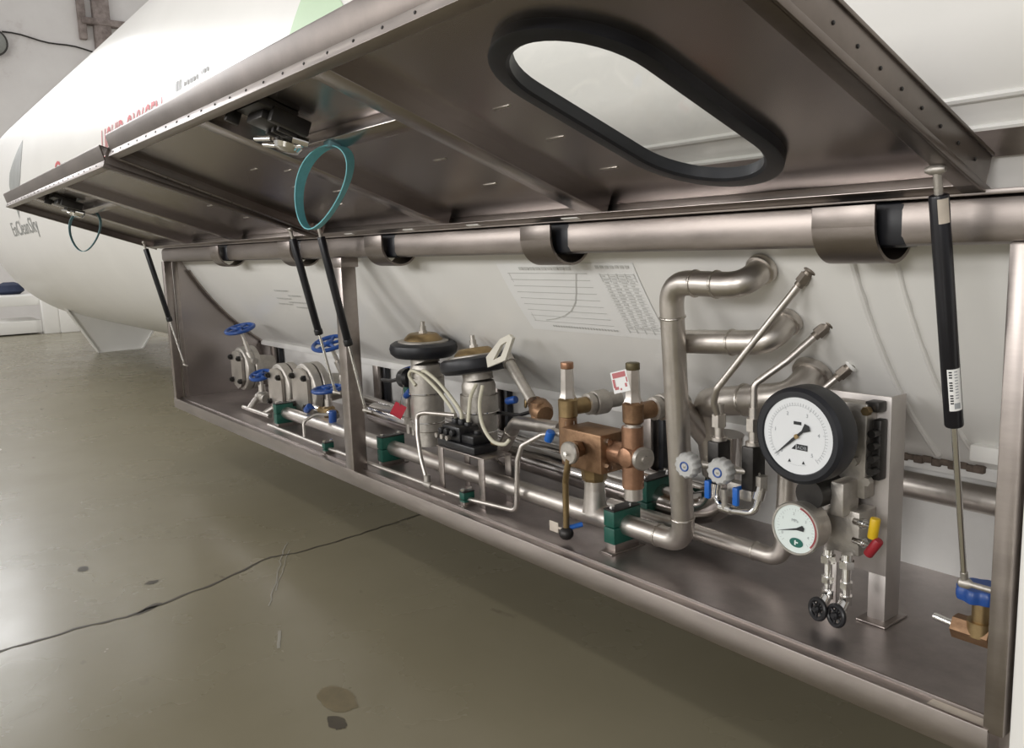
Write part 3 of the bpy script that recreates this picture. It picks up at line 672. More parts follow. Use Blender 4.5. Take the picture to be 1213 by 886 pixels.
# thin front tube
o = root('sensing_tube', 'thin silver tube along the front edge of the pan rising to the bronze valve', 'tube', (2.2, .066, .012))
b = B(); tube(b, [(1.225, .058, .020), (1.842, .052, .020), (2.767, .068, .020), (2.963, .105, .020), (2.972, .108, .17), (2.985, .115, .215), (3.03, .15, .247), (3.10, .155, .262)], .0075, .022, 14); part('tube', b, M_PIPE, o)
b = B(); cyl(b, (2.535, .063, .020), (2.575, .064, .020), .011, n=12); part('union', b, M_DULL, o)
o = root('sensing_tube', 'silver tube arching up from the front tube to the black valve block', 'tube', (2.545, .066, .03))
b = B(); tube(b, [(2.545, .066, .028), (2.505, .07, .10), (2.475, .08, .17), (2.46, .09, .235), (2.50, .10, .245), (2.63, .13, .250)], .0075, .035, 14); part('tube', b, M_PIPE, o)
b = B(); cyl(b, (2.545, .066, .022), (2.543, .066, .05), .011, n=12); part('union', b, M_DULL, o)
o = root('sensing_tube', 'small silver loop tube standing over the front pipe left of the middle post', 'tube', (1.62, .06, .02))
b = B(); tube(b, [(1.615, .056, .02), (1.60, .062, .09), (1.62, .11, .115), (1.66, .17, .11)], .0065, .03, 12); part('tube', b, M_DULL, o)
# ------------------------------------------------------------------ instrument panel and gauges
pn = root('instrument_panel', 'bent stainless plate standing on the pan and carrying the two gauges', 'panel', (3.93, .235, 0.0))
b = B(); box(b, 3.862, 3.998, .228, .232, .10, .462, .001); box(b, 3.862, 3.892, .228, .232, 0.0, .10, .001); box(b, 3.962, 3.998, .228, .232, 0.0, .10, .001)
part('plate', b, M_SATIN, pn)
b = B(); box(b, 3.994, 3.998, .232, .285, 0.0, .462, .001); box(b, 3.862, 3.866, .232, .265, 0.0, .462, .001); part('side_flange', b, M_SATIN, pn)
b = B(); box(b, 3.95, 4.012, .205, .295, 0.0, .005, .002); part('foot', b, M_STEEL, pn)
b = B(); box(b, 3.85, 3.90, .212, .27, 0.0, .005, .002); part('foot', b, M_STEEL, pn)
def arc_ticks(b, c, ux, uz, y, r0, r1, a0, a1, n, wd, big=None):
    for i in range(n + 1):
        a = math.radians(a0 + (a1 - a0) * i / n); d = ux * math.cos(a) + uz * math.sin(a); s = (-ux * math.sin(a) + uz * math.cos(a)) * wd / 2
        k = r0 - (big[1] if big and i % big[0] == 0 else 0)
        b.faces.new([b.verts.new(c + V(0, y, 0) + q) for q in (d * k - s, d * k + s, d * r1 + s, d * r1 - s)])
def disc(b, c, r, n=48, y=0.0): b.faces.new([b.verts.new(c + V(r * math.cos(2 * PI * i / n), y, r * math.sin(2 * PI * i / n))) for i in range(n)])
UX, UZ = V(1, 0, 0), V(0, 0, 1)
# large gauge
gc = V(3.912, 0.045, 0.402)
g = root('pressure_gauge', 'large round white pressure gauge in a thick black rubber ring', 'gauge', (gc.x, .12, gc.z - .09))
RG = .0935
b = B(); lathe(b, gc, (0, 1, 0), [(.006, RG - .021), (.0, RG - .018), (.0, RG - .008), (.006, RG - .001), (.016, RG), (.050, RG), (.060, RG - .004), (.072, RG - .020), (.085, .05), (.090, .035)], 72); part('rubber_boot', b, M_RUBBER, g)
b = B(); disc(b, gc, RG - .0195, 64, .004); part('dial', b, M_DIAL, g, 'white dial face')
b = B(); q = gc + V(0, .0035, 0)
arc_ticks(b, gc, UX, UZ, .0032, .0585, .064, 225, -45, 50, .0007, (10, .004)); arc_ticks(b, gc, UX, UZ, .0032, .0580, .0586, 228, -42, 60, .0030)
for i in range(6):
    a = math.radians(225 - 54 * i); text_flat(b, str(i), .010, gc + V(.046 * math.cos(a) - .003, .0031, .046 * math.sin(a) - .003), UX, UZ)
part('scale', b, M_GINK, g)
b = B()
a = math.radians(222); d = V(math.cos(a), 0, math.sin(a)); s = V(-math.sin(a), 0, math.cos(a)); q = gc + V(0, .0005, 0)
prism(b, [q + d * .064, q + d * .012 + s * .0028, q - d * .016 + s * .0022, q - d * .030 + s * .0085, q - d * .034, q - d * .030 - s * .0085, q - d * .016 - s * .0022, q + d * .012 - s * .0028], (0, .001, 0))
part('needle', b, M_INK, g, 'black pointer needle')
b = B(); cyl(b, gc + V(0, -.0015, 0), gc + V(0, .002, 0), .0045); part('needle_hub', b, M_BRASS, g)
b = B(); box(b, gc.x - .008, gc.x + .008, gc.y + .0028, gc.y + .0034, gc.z + .022, gc.z + .028); box(b, gc.x - .001, gc.x + .022, gc.y + .0028, gc.y + .0034, gc.z - .026, gc.z - .015)
prism(b, [gc + V(-.012, .003, -.026), gc + V(-.003, .003, -.026), gc + V(-.003, .003, -.016)], (0, .0004, 0))
for xx in (-.016, .014):
    prism(b, [gc + V(xx - .003, .003, -.052), gc + V(xx + .003, .003, -.052), gc + V(xx, .003, -.046)], (0, .0004, 0))
part('maker_block', b, M_INK, g)
b = B(); text_flat(b, 'ADB', .009, gc + V(.0005, .0024, -.0238), UX, UZ, .020); part('maker_letters', b, M_GINK, g)
b = B(); arc_ticks(b, gc, UX, UZ, .0032, .056, .0566, 250, 290, 14, .0014); part('small_print', b, M_GINK, g)
# small gauge
sc_ = V(3.892, 0.075, 0.208); RS = .0535
g2 = root('pressure_gauge', 'small pale mint pressure gauge in a steel case below the large gauge', 'gauge', (sc_.x, .13, sc_.z - .05))
b = B(); lathe(b, sc_, (0, 1, 0), [(.004, RS - .006), (0, RS - .005), (0, RS - .002), (.003, RS), (.008, RS), (.010, RS - .003), (.050, RS - .005), (.056, RS - .010), (.060, .02), (.085, .014), (.155, .012)], 64); part('case', b, M_DULL, g2)
b = B(); disc(b, sc_, RS - .0055, 56, .003); part('dial', b, M_DIALG, g2)
b = B(); arc_ticks(b, sc_, UX, UZ, .0022, RS - .0105, RS - .0065, 75, -40, 40, .0032); part('red_arc', b, M_PINKRED, g2, 'red arc on the dial')
b = B(); arc_ticks(b, sc_, UX, UZ, .0022, .038, .041, 225, -45, 30, .0006, (5, .003)); text_flat(b, 'MPa', .009, sc_ + V(-.008, .002, .014), UX, UZ)
for a_, tx in ((205, '0'), (145, '1'), (95, '2'), (40, '3'), (-20, '4')): text_flat(b, tx, .008, sc_ + V(.031 * math.cos(math.radians(a_)) - .0025, .002, .031 * math.sin(math.radians(a_)) - .003), UX, UZ)
part('scale', b, M_GINK, g2)
b = B(); a = math.radians(196); d = V(math.cos(a), 0, math.sin(a)); s = V(-math.sin(a), 0, math.cos(a)); q = sc_ + V(0, .0005, 0)
prism(b, [q + d * .040, q + d * .006 + s * .0015, q - d * .004 + s * .002, q - d * .018 + s * .006, q - d * .021, q - d * .018 - s * .006, q - d * .004 - s * .002, q + d * .006 - s * .0015], (0, .001, 0)); part('needle', b, M_INK, g2, 'black pointer needle')
b = B(); b.faces.new([b.verts.new(sc_ + V(.003 + .015 * math.cos(2 * PI * i / 32), .0021, -.027 + .0095 * math.sin(2 * PI * i / 32))) for i in range(32)]); part('green_badge', b, M_GREENINK, g2, 'dark green oval badge')
b = B(); prism(b, [sc_ + V(.003 + x, .0016, -.027 + z) for x, z in ((-.004, -.005), (-.001, -.005), (-.001, -.001), (.004, -.001), (.004, .002), (-.001, .002), (-.001, .005), (-.004, .004))], (0, .0003, 0)); part('badge_mark', b, M_DIALG, g2)
# valve manifold behind the gauges
mf = root('valve_manifold', 'steel gauge manifold with yellow and red handles and two black knobs below', 'manifold', (3.95, .19, .02))
b = B(); box(b, 3.905, 3.975, .165, .228, .15, .24, .004); box(b, 3.895, 3.97, .19, .228, .26, .45, .004); box(b, 3.925, 3.955, .14, .20, .23, .30, .006); part('block', b, M_DULL, mf)
b = B(); box(b, 3.975, 3.993, .20, .226, .30, .42, .003); box(b, 3.962, 3.99, .195, .226, .435, .455, .003)
for zz in (.32, .345, .37, .395): cyl(b, (3.985, .18, zz), (3.985, .21, zz), .008, n=12)
part('side_block', b, M_BLKMET, mf)
for (x, z) in ((3.972, .438), (3.978, .30), (3.95, .335)):
    b = B(); hexp(b, (x, .178, z), (x, .192, z), .009); part('bolt', b, M_BRASS if z > .4 else M_DULL, mf)
b = B(); cyl(b, (3.90, .11, .272), (3.90, .20, .272), .030); part('gauge_boss', b, M_BLKMET, mf)
for z, m, tilt, nm in ((.222, M_YEL, 8, 'yellow_handle'), (.184, M_RED, 32, 'red_handle')):
    b = B(); cyl(b, (3.965, .165, z), (3.992, .160, z), .007); cyl(b, (3.98, .163, z), (3.988, .162, z), .010); cyl(b, (3.99, .16, z), (4.012, .155, z - .001), .005); s = part('valve_stem', b, M_CHROME, mf)
    b = B(); a = math.radians(tilt); d = V(math.sin(a), 0, math.cos(a)); bcyl(b, V(4.012, .152, z) - d * .021, V(4.012, .152, z) + d * .021, .0095, .003); part(nm, b, m, mf, nm.replace('_', ' '))
for x, y in ((3.917, .155), (3.957, .155)):
    b = B(); cyl(b, (x, y, .155), (x, y, .135), .011); hexp(b, (x, y, .142), (x, y, .127), .0155); cyl(b, (x, y, .127), (x, y, .06), .0085); hexp(b, (x, y, .098), (x, y, .085), .013); hexp(b, (x, y, .07), (x, y, .052), .013); cyl(b, (x, y, .06), (x - .002, y - .02, .036), .011)
    part('bleed_valve', b, M_CHROME, mf)
    b = B(); kc = V(x - .002, y - .03, .036); kd = V(-.25, -1, .12).normalized(); torus(b, kc, kd, .0195, .005, 28, 10); lathe(b, kc, kd, [(-.010, .004), (-.004, .008), (.006, .008), (.010, .005)], 16); cyl(b, kc - kd * .02, kc, .005)
    _, u, v = frame(kd)
    for k in range(3): e = u * math.cos(PI * k / 3 + .4) + v * math.sin(PI * k / 3 + .4); cyl(b, kc - e * .019, kc + e * .019, .0028, n=8)
    part('knob', b, M_BLACK, mf, 'black plastic bleed knob')
# ------------------------------------------------------------------ needle valves with pale knobs
def needle_valve(x, z, label):
    o = root('needle_valve', label, 'valve', (x, .12, z - .06), 'pale-knobbed needle valves')
    b = B(); box(b, x + .005, x + .035, .098, .142, z - .04, z + .055, .004); part('body', b, M_BLKMET, o)
    b = B(); hexp(b, (x + .02, .12, z + .085), (x + .02, .12, z + .112), .016); cyl(b, (x + .02, .12, z + .05), (x + .02, .12, z + .135), .0105); cyl(b, (x + .02, .12, z + .055), (x + .02, .12, z + .062), .017); part('union_nut', b, M_PIPE, o)
    c = V(x - .022, .055, z); b = B(); rows = []; N_ = 72; ax = V(-.10, 1, .03).normalized(); _, u, v = frame(ax)
    for t, k in ((0, .80), (.003, .94), (.008, 1), (.024, 1), (.030, .9)):
        rows.append([b.verts.new(c + ax * t + (u * math.cos(2 * PI * i / N_) + v * math.sin(2 * PI * i / N_)) * (.0275 * k * (1 + .055 * math.cos(12 * 2 * PI * i / N_)))) for i in range(N_)])
    for p, q in zip(rows, rows[1:]): bridge(b, p, q)
    b.faces.new(list(reversed(rows[0]))); b.faces.new(rows[-1]); kn = part('knob', b, M_KNOB, o, 'pale grey scalloped knob')
    b = B(); torus(b, c + ax * .0005, ax, .0095, .0022, 28, 8); part('blue_ring', b, M_BLUE, kn, 'blue ring on the knob')
    b = B(); bcyl(b, c - ax * .001, c + ax * .003, .0035, .001, 12); part('centre_screw', b, M_DULL, kn)
    b = B(); cyl(b, c + ax * .028, V(x + .02, .11, z), .008); part('spindle', b, M_DULL, o)
    return o
needle_valve(3.653, .288, 'left of the two pale scalloped needle valve knobs, nearer the tall riser')
needle_valve(3.742, .292, 'right of the two pale scalloped needle valve knobs, nearer the large gauge')
o = root('equalising_valve', 'small steel tube bridge with two blue handles under the pale knobs', 'valve', (3.70, .11, .19))
b = B(); tube(b, [(3.672, .12, .255), (3.668, .115, .205), (3.72, .105, .198), (3.775, .11, .205), (3.782, .12, .26), (3.765, .12, .30)], .0075, .025, 14); cyl(b, (3.69, .105, .202), (3.72, .105, .20), .012, n=12); cyl(b, (3.778, .115, .235), (3.782, .12, .262), .013); part('tube', b, M_CHROME, o)
b = B(); cyl(b, (3.705, .10, .2), (3.705, .098, .245), .007); hexp(b, (3.782, .12, .255), (3.782, .12, .285), .014); box(b, 3.70, 3.765, .11, .135, .225, .26, .004); part('body', b, M_DULL, o)
for x, y in ((3.668, .09), (3.742, .09)):
    b = B(); box(b, x - .007, x + .007, y - .006, y + .004, .218, .258, .003); box(b, x - .004, x + .004, y, y + .03, .25, .258, .002); part('handle', b, M_BLUE2, o, 'blue lever handle')
# ------------------------------------------------------------------ bronze three-way valve with lever
dv = root('diverter_valve', 'square bronze three-way valve with a long brass lever on the front pipe', 'valve', (3.245, PY, .165))
b = B(); box(b, 3.165, 3.318, .105, .205, .195, .298, .006); part('body', b, M_BRONZE, dv)
b = B(); lathe(b, (3.245, PY, .160), (0, 0, 1), [(0, .030), (.010, .034), (.022, .034), (.036, .040)], 8); part('base_nut', b, M_BRASS, dv)
b = B(); cyl(b, (3.245, .065, .255), (3.245, .106, .250), .016); hexp(b, (3.245, .082, .255), (3.245, .098, .254), .022); part('spindle', b, M_BRONZE, dv)
b = B(); lathe(b, (3.255, .060, .252), (.05, -1, 0), [(-.004, .027), (0, .029), (.008, .029), (.011, .026)], 32); part('lever_hub', b, M_DULL, dv)
b = B(); cyl(b, (3.255, .052, .252), (3.255, .040, .252), .006); part('hub_bolt', b, M_CHROME, dv)
b = B(); tube(b, [(3.255, .053, .235), (3.245, .055, .205), (3.23, .062, .17), (3.225, .066, .10), (3.222, .068, .045)], .0085, .02, 12); part('lever', b, M_BRASS, dv)
b = B(); lathe(b, (3.222, .068, .012), (0, 0, 1), [(0, .006), (.003, .013), (.010, .0185), (.018, .0195), (.027, .016), (.033, .008)], 20); part('lever_ball', b, M_BLKMET, dv, 'dark ball at the lever end')
b = B(); box(b, 3.163, 3.198, .060, .063, .024, .052, .001); box(b, 3.195, 3.215, .061, .063, .036, .042); part('lever_tag', b, M_TAPE, dv)
b = B(); cyl(b, (3.222, .075, .042), (3.245, .105, .050), .0065, n=10); part('lock_pin', b, M_BLUE2, dv, 'small blue pin')
for zz in (.215, .28):
    b = B(); hexp(b, (3.318, .125, zz), (3.330, .125, zz), .009); part('bolt', b, M_CHROME, dv)
b = B(); cyl(b, (3.315, PY, .25), (3.375, PY, .25), .028); cyl(b, (3.385, PY, .17), (3.385, PY, .325), .027); lathe(b, (3.385, PY, .25), (0, -1, 0), [(0, .028), (.022, .028), (.030, .024), (.034, .012)], 24); cyl(b, (3.385, PY, .25), (3.42, PY, .25), .029); part('tee', b, M_COPPER, dv, 'copper coloured tee beside the valve body')
b = B(); lathe(b, (3.415, PY, .25), (1, -.35, 0), [(0, .028), (.008, .030), (.016, .026), (.017, .010), (.024, .009)], 24); part('end_cap', b, M_DULL, dv)
b = B(); cyl(b, (3.385, PY, .14), (3.385, PY, .175), .023); part('lower_nipple', b, M_PIPE, dv)
b = B(); cyl(b, (3.150, PY, .245), (3.170, PY, .245), .03); cyl(b, (3.145, PY, .215), (3.145, PY, .325), .025); part('side_port', b, M_BRONZE, dv)
# safety valves on top
def safety(x, z, label, cap_m, grey):
    o = root('safety_valve', label, 'valve', (x, PY, z - .05), 'safety relief valves above the bronze valve')
    b = B(); hexp(b, (x, PY, z - .058), (x, PY, z - .045), .024); cyl(b, (x, PY, z - .066), (x, PY, z - .03), .019); part('inlet_nut', b, M_PIPE, o)
    b = B(); lathe(b, (x, PY, z - .040), (0, 0, 1), [(0, .020), (.006, .026), (.05, .027), (.056, .022)], 24); tube(b, [(x, PY, z - .012), (x + .01, PY + .075, z - .010)], .022); part('body', b, M_BRASS if not grey else M_BRONZE, o)
    b = B(); lathe(b, (x, PY, z + .014), (0, 0, 1), [(0, .024), (.012, .019), (.026, .0185), (.085, .0165)], 6); part('bonnet', b, M_PIPE, o)
    b = B(); bcyl(b, (x, PY, z + .094), (x, PY, z + .112), .0175, .002, 16); part('cap', b, cap_m, o)
    b = B(); d = V(.01, .075, .002).normalized(); e = V(x + .008, PY + .06, z - .010); bcyl(b, e, e + d * .02, .030, .003); bcyl(b, e + d * .022, e + d * .065, .034, .004); cyl(b, e + d * .06, e + d * .11, .022); part('outlet', b, M_DULL, o)
    return o
safety(3.147, .352, 'safety valve with a brown cap left of the red and white tag', M_COPPER, False)
safety(3.388, .372, 'safety valve with an olive cap carrying the red and white tag', M_OLIVE, True)
b = B(); c = V(3.395, .10, 0.444); ux = V(.72, .50, .30).normalized(); uy = V(-.33, 0.06, .94).normalized(); ux = (ux - uy * ux.dot(uy)).normalized(); un = ux.cross(uy)
o = root('warning_tag', 'tilted red and white tag hanging on the right safety valve', 'tag', tuple(c - uy * .03))
prism(b, [c + ux * x + uy * z for x, z in ((-.020, -.026), (.020, -.026), (.020, .026), (-.020, .026))], un * .001); part('card', b, M_STICK, o)
b = B()
def tq(x0, x1, z0, z1): b.faces.new([b.verts.new(c + ux * x + uy * z + un * .0016) for x, z in ((x0, z0), (x1, z0), (x1, z1), (x0, z1))]); b.faces.new([b.verts.new(c + ux * x + uy * z - un * .0006) for x, z in ((x0, z0), (x1, z0), (x1, z1), (x0, z1))])
tq(-.016, .016, .010, .023); tq(-.018, -.012, -.012, .008); tq(.010, .015, -.015, -.006); tq(-.016, -.006, -.018, -.011); tq(-.003, .001, -.021, -.016); tq(.015, .018, -.004, .008)
part('tag_print', b, M_PINKRED, o, 'red printed blocks')
# brass cryogenic valve behind with blue handle, leaning extended stem
o = root('stop_valve', 'brass stop valve with leaning grey stem behind the bronze valve', 'valve', (2.88, .27, .25))
b = B(); lathe(b, (2.93, .25, .275), (-.9, .3, .25), [(0, .026), (.02, .034), (.05, .034), (.07, .022), (.085, .024)], 20); cyl(b, (2.90, .25, .24), (2.90, .25, .31), .024); part('body', b, M_BRONZE, o)
b = B(); cyl(b, (2.87, .25, .31), (2.70, .29, .42), .017); cyl(b, (2.72, .285, .405), (2.69, .292, .425), .022); part('stem', b, M_DULL, o)
b = B(); torus(b, (2.815, .27, .300), (-.6, -.8, .1), .018, .005, 20, 8); part('brass_ring', b, M_BRASS, o)
b = B(); bcyl(b, (2.745, .25, .293), (2.785, .255, .303), .012, .003, 14); part('handle', b, M_BLUE, o, 'blue handle')
o = root('drain_cock', 'small drain cock with a bright blue handle left of the bronze valve', 'valve', (3.08, .16, .245))
b = B(); cyl(b, (3.07, .16, .262), (3.15, .16, .258), .011); part('body', b, M_DULL, o)
b = B(); bcyl(b, (3.072, .14, .238), (3.086, .14, .268), .013, .004, 14); part('handle', b, M_BLUE2, o, 'bright blue handle')
# ------------------------------------------------------------------ dome regulators
def regulator(x, y, zd, R_, tilt, label, zb=.095):
    o = root('pressure_regulator', label, 'regulator', (x, y, zb), 'dome regulators with black rims')
    ax = V(math.sin(tilt), 0, math.cos(tilt)); c = V(x - .01 * (tilt != 0), y, zd)
    b = B(); lathe(b, c, ax, [(-.032, R_ * .55), (-.028, R_ * .86), (-.016, R_ * .97), (0, R_), (.014, R_ * .97), (.022, R_ * .86), (.022, R_ * .55)], 64); part('rim', b, M_RUBBER, o, 'thick black rim')
    b = B(); lathe(b, c + ax * .018, ax, [(0, R_ * .74), (.008, R_ * .74), (.010, R_ * .70)], 48); part('clamp_ring', b, M_DULL, o)
    b = B(); lathe(b, c + ax * .024, ax, [(0, R_ * .58), (.010, R_ * .55), (.024, R_ * .44), (.027, R_ * .38), (.027, .02)], 48); part('dome', b, M_BRASS, o, 'brass dome')
    b = B(); hexp(b, c + ax * .049, c + ax * .060, .016); cyl(b, c + ax * .058, c + ax * .076, .011); cyl(b, c + ax * .075, c + ax * .092, .008); part('top_fitting', b, M_DULL, o)
    b = B(); cyl(b, V(x, y, zd - .055), c - ax * .026, .050); lathe(b, V(x, y, zd - .10), (0, 0, 1), [(0, .055), (.03, .056), (.045, .050)], 32); part('neck', b, M_DULL, o)
    b = B(); lathe(b, V(x, y, zb), (0, 0, 1), [(0, .045), (.05, .046), (.055, .057), (zd - .16 - zb, .057), (zd - .155 - zb, .062), (zd - .10 - zb, .062)], 40); part('body', b, M_DULL, o)
    b = B(); torus(b, (x, y, zd - .155), (0, 0, 1), .0625, .003, 40, 8); torus(b, (x, y, zb + .085), (0, 0, 1), .058, .003, 40, 8); part('body_rings', b, M_CHROME, o)
    return o
regulator(2.345, .205, .436, .118, 0.02, 'black rimmed brass regulator nearer the middle post')
regulator(2.60, .245, .400, .120, -0.17, 'tilted black rimmed brass regulator beside the cream plate')
o = root('hanging_plate', 'cream plastic plate with a slot standing on the tilted regulator rim', 'plate', (2.80, .20, .43))
b = B(); pl = [(-.055, -.030), (.028, -.026), (.075, .030), (.062, .044), (.020, .040), (-.055, .002)]; sl = [(-.025, -.014), (.012, -.010), (.048, .026), (.020, .022)]
c = V(2.80, .19, .455); ux = V(.92, .1, .28).normalized(); uz = V(-.2, 0, 1).normalized(); un = ux.cross(uz).normalized()
def plate_with_hole(bm, outer, inner, th):
    out = [c + ux * x * 1.0 + uz * z for x, z in outer]; inn = [c + ux * x + uz * z for x, z in inner]
    lay = []
    for k in (0, 1):
        O = [bm.verts.new(p + un * th * k) for p in out]; I = [bm.verts.new(p + un * th * k) for p in inn]; lay.append((O, I))
        es = [bm.edges.new((a, e)) for a, e in zip(O, O[1:] + O[:1])] + [bm.edges.new((a, e)) for a, e in zip(I, I[1:] + I[:1])]
        bmesh.ops.triangle_fill(bm, edges=es, use_beauty=True)
    bridge(bm, lay[0][0], lay[1][0]); bridge(bm, lay[0][1], lay[1][1])
plate_with_hole(b, pl, sl, .012); part('plate', b, M_PLATE, o)
# steel table with black solenoid valve block
o = root('steel_table', 'small stainless table with four flat legs straddling the front pipe', 'bracket', (2.71, .15, 0.0))
b = B(); box(b, 2.585, 2.845, .080, .184, .150, .155, .001); part('top', b, M_STEEL, o)
for x in (2.595, 2.815):
    for y in (.080, .180):
        b = B(); box(b, x, x + .030, y, y + .004, 0.0, .152, .001); part('leg', b, M_STEEL, o)
sb = root('solenoid_valve_block', 'black valve block with hose ports sitting on the small steel table', 'valve block', (2.68, .14, .155))
b = B(); box(b, 2.585, 2.79, .085, .175, .155, .178, .004); box(b, 2.60, 2.70, .095, .17, .178, .225, .006); box(b, 2.70, 2.765, .10, .17, .178, .205, .005); part('body', b, M_BLACK, sb)
for x, z in ((2.615, .238), (2.65, .24), (2.685, .235), (2.735, .215)):
    b = B(); bcyl(b, (x, .14, .20), (x, .14, z), .013, .003, 16); part('port_cap', b, M_BLACK, sb)
for x in (2.61, 2.64, 2.672):
    b = B(); bcyl(b, (x, .099, .205), (x, .080, .205), .011, .003, 14); part('port_cap', b, M_BLACK, sb)
for x in (2.60, 2.63, 2.66):
    b = B(); cyl(b, (x, .085, .19), (x, .072, .19), .008, n=12); part('nut', b, M_DULL, sb)
b = B(); cyl(b, (2.795, .15, .185), (2.815, .15, .185), .007, n=12); part('nut', b, M_BRASS, sb)
def hose(label, pts):
    b = B(); P_ = [Vector(p) for p in pts]; out = []
    Q = [P_[0] * 2 - P_[1]] + P_ + [P_[-1] * 2 - P_[-2]]
    for i in range(1, len(Q) - 2):
        for k in range(8):
            t = k / 8; p0, p1, p2, p3 = Q[i - 1:i + 3]
            out.append(0.5 * ((2 * p1) + (p2 - p0) * t + (2 * p0 - 5 * p1 + 4 * p2 - p3) * t * t + (3 * p1 - p0 - 3 * p2 + p3) * t ** 3))
    out.append(P_[-1]); sweep(b, out, .006, 12)
    solo('air_hose', b, M_CREAM, label, 'hose', pts[0], 'cream air hoses at the valve block')
hose('cream hose looping from the first regulator to the left port of the black block', [(2.37, .145, .315), (2.34, .14, .345), (2.37, .135, .367), (2.44, .135, .355), (2.53, .135, .315), (2.595, .14, .265), (2.615, .14, .236)])
hose('cream hose arching just above the other to the second port of the black block', [(2.41, .15, .368), (2.45, .14, .370), (2.52, .14, .345), (2.60, .14, .298), (2.645, .14, .262), (2.65, .14, .238)])
hose('short cream hose dropping from the tilted regulator into the third port', [(2.665, .19, .345), (2.675, .16, .31), (2.685, .145, .27), (2.685, .14, .234)])
hose('cream hose hanging in a long curve right of the black block', [(2.70, .19, .345), (2.715, .165, .29), (2.755, .145, .235), (2.81, .14, .195), (2.855, .15, .19), (2.87, .16, .205)])
# small red tag with thin rods between the post and first regulator
o = root('valve_tag', 'small bright red tag hanging beside the first regulator body', 'tag', (2.20, .17, .19))
b = B(); c = V(2.269, .13, 0.217); ux = V(.62, .60, -.50).normalized(); uz = V(.42, .35, .8); uz = (uz - ux * uz.dot(ux)).normalized(); un = ux.cross(uz)
prism(b, [c + ux * x + uz * z for x, z in ((-.022, -.025), (.022, -.025), (.022, .025), (-.022, .025))], un * .002); part('card', b, M_TAGRED, o)
b = B(); tube(b, [(2.279, .131, .235), (2.245, .17, .30)], .0015, .01, 6); part('wire', b, M_CHROME, o)
o = root('pilot_valve', 'slim pilot valve with green and blue tops left of the first regulator', 'valve', (2.25, .20, .12))
b = B(); cyl(b, (2.235, .19, .12), (2.235, .19, .32), .011); cyl(b, (2.275, .185, .12), (2.275, .185, .34), .008); hexp(b, (2.235, .19, .155), (2.235, .19, .18), .017); hexp(b, (2.275, .185, .15), (2.275, .185, .175), .015); part('body', b, M_DULL, o)
b = B(); bcyl(b, (2.235, .19, .255), (2.235, .19, .29), .014, .003, 12); part('green_sleeve', b, M_GREEN, o); b = B(); bcyl(b, (2.265, .165, .262), (2.30, .165, .285), .012, .003, 12); part('blue_handle', b, M_BLUE, o)
b = B(); lathe(b, (2.19, .20, .315), (1, 0, .1), [(0, .02), (.01, .035), (.05, .037), (.06, .025)], 16); part('black_head', b, M_BLACK, o)
b = B(); sweep(b, path([(1.85, .30, .26), (2.02, .25, .28), (2.19, .21, .318)], .1, 8), .007, 10); solo('cable', b, M_BLACK, 'dark cable running from behind the middle post to the first regulator', 'cable', (1.85, .30, .26))
b = B(); sweep(b, path([(2.60, .30, .23), (2.78, .27, .25), (2.86, .26, .275)], .1, 8), .006, 10); solo('cable', b, M_BLACK, 'thin dark cable reaching the brass stop valve', 'cable', (2.60, .30, .23))
# ------------------------------------------------------------------ flanged valves at the far left end
def flange_valve(x, y, z, R_, label, hub_back=.10):
    o = root('flanged_valve', label, 'valve', (x, y, z - R_), 'round flanged check valves')
    b = B(); lathe(b, (x, y, z), (0, 1, 0), [(0, R_ * .93), (.004, R_ * .98), (.010, R_), (.036, R_), (.040, R_ * .97)], 56); lathe(b, (x, y + .046, z), (0, 1, 0), [(0, R_ * .97), (.004, R_), (.030, R_), (.034, R_ * .97)], 56); part('flange', b, M_DULL, o)
    b = B(); cyl(b, (x, y + .036, z), (x, y + .05, z), R_ * .9, n=40); part('gasket', b, M_BLKMET, o)
    b = B(); k = R_ * .78; prism(b, [V(x + a, y - .004, z + c_) for a, c_ in ((-k * .86, -k * .62), (-k * .5, -k * .98), (0, -k * 1.16), (k * .5, -k * .98), (k * .86, -k * .62), (k * .86, k * .62), (k * .5, k * .98), (0, k * 1.08), (-k * .5, k * .98), (-k * .86, k * .62))], (0, -.014, 0)); part('face_plate', b, M_PIPE, o)
    for sx in (-1, 1):
        for sz in (-1, 1):
            b = B(); c = V(x + sx * R_ * .52, y - .018, z + sz * R_ * .52); hexp(b, c, c + V(0, -.014, 0), .015); cyl(b, c + V(0, -.014, 0), c + V(0, -.020, 0), .008, n=12); part('bolt', b, M_BLKMET, o)
    b = B(); lathe(b, (x, y + .08, z), (0, 1, 0), [(0, R_ * .6), (.03, R_ * .55), (hub_back, R_ * .45)], 28); part('body', b, M_DULL, o)
    return o
flange_valve(.47, .215, .185, .115, 'flanged valve standing apart at the far left by the end plate')
flange_valve(.98, .215, .135, .122, 'left one of the two close flanged valves')
flange_valve(1.27, .215, .160, .125, 'right one of the two close flanged valves, next to the middle post', .12)
def handwheel(bm_m, o, c, ax, R_, r=.009):
    b = B(); c = Vector(c); torus(b, c, ax, R_, r, 36, 10); d, u, v = frame(Vector(ax)); lathe(b, c, d, [(-.012, .012), (-.006, .018), (.008, .018), (.014, .010)], 16)
    for k in range(5):
        e = u * math.cos(2 * PI * k / 5) + v * math.sin(2 * PI * k / 5); cyl(b, c, c + e * R_, .007, n=8)
    return part('handwheel', b, bm_m, o, 'blue handwheel')
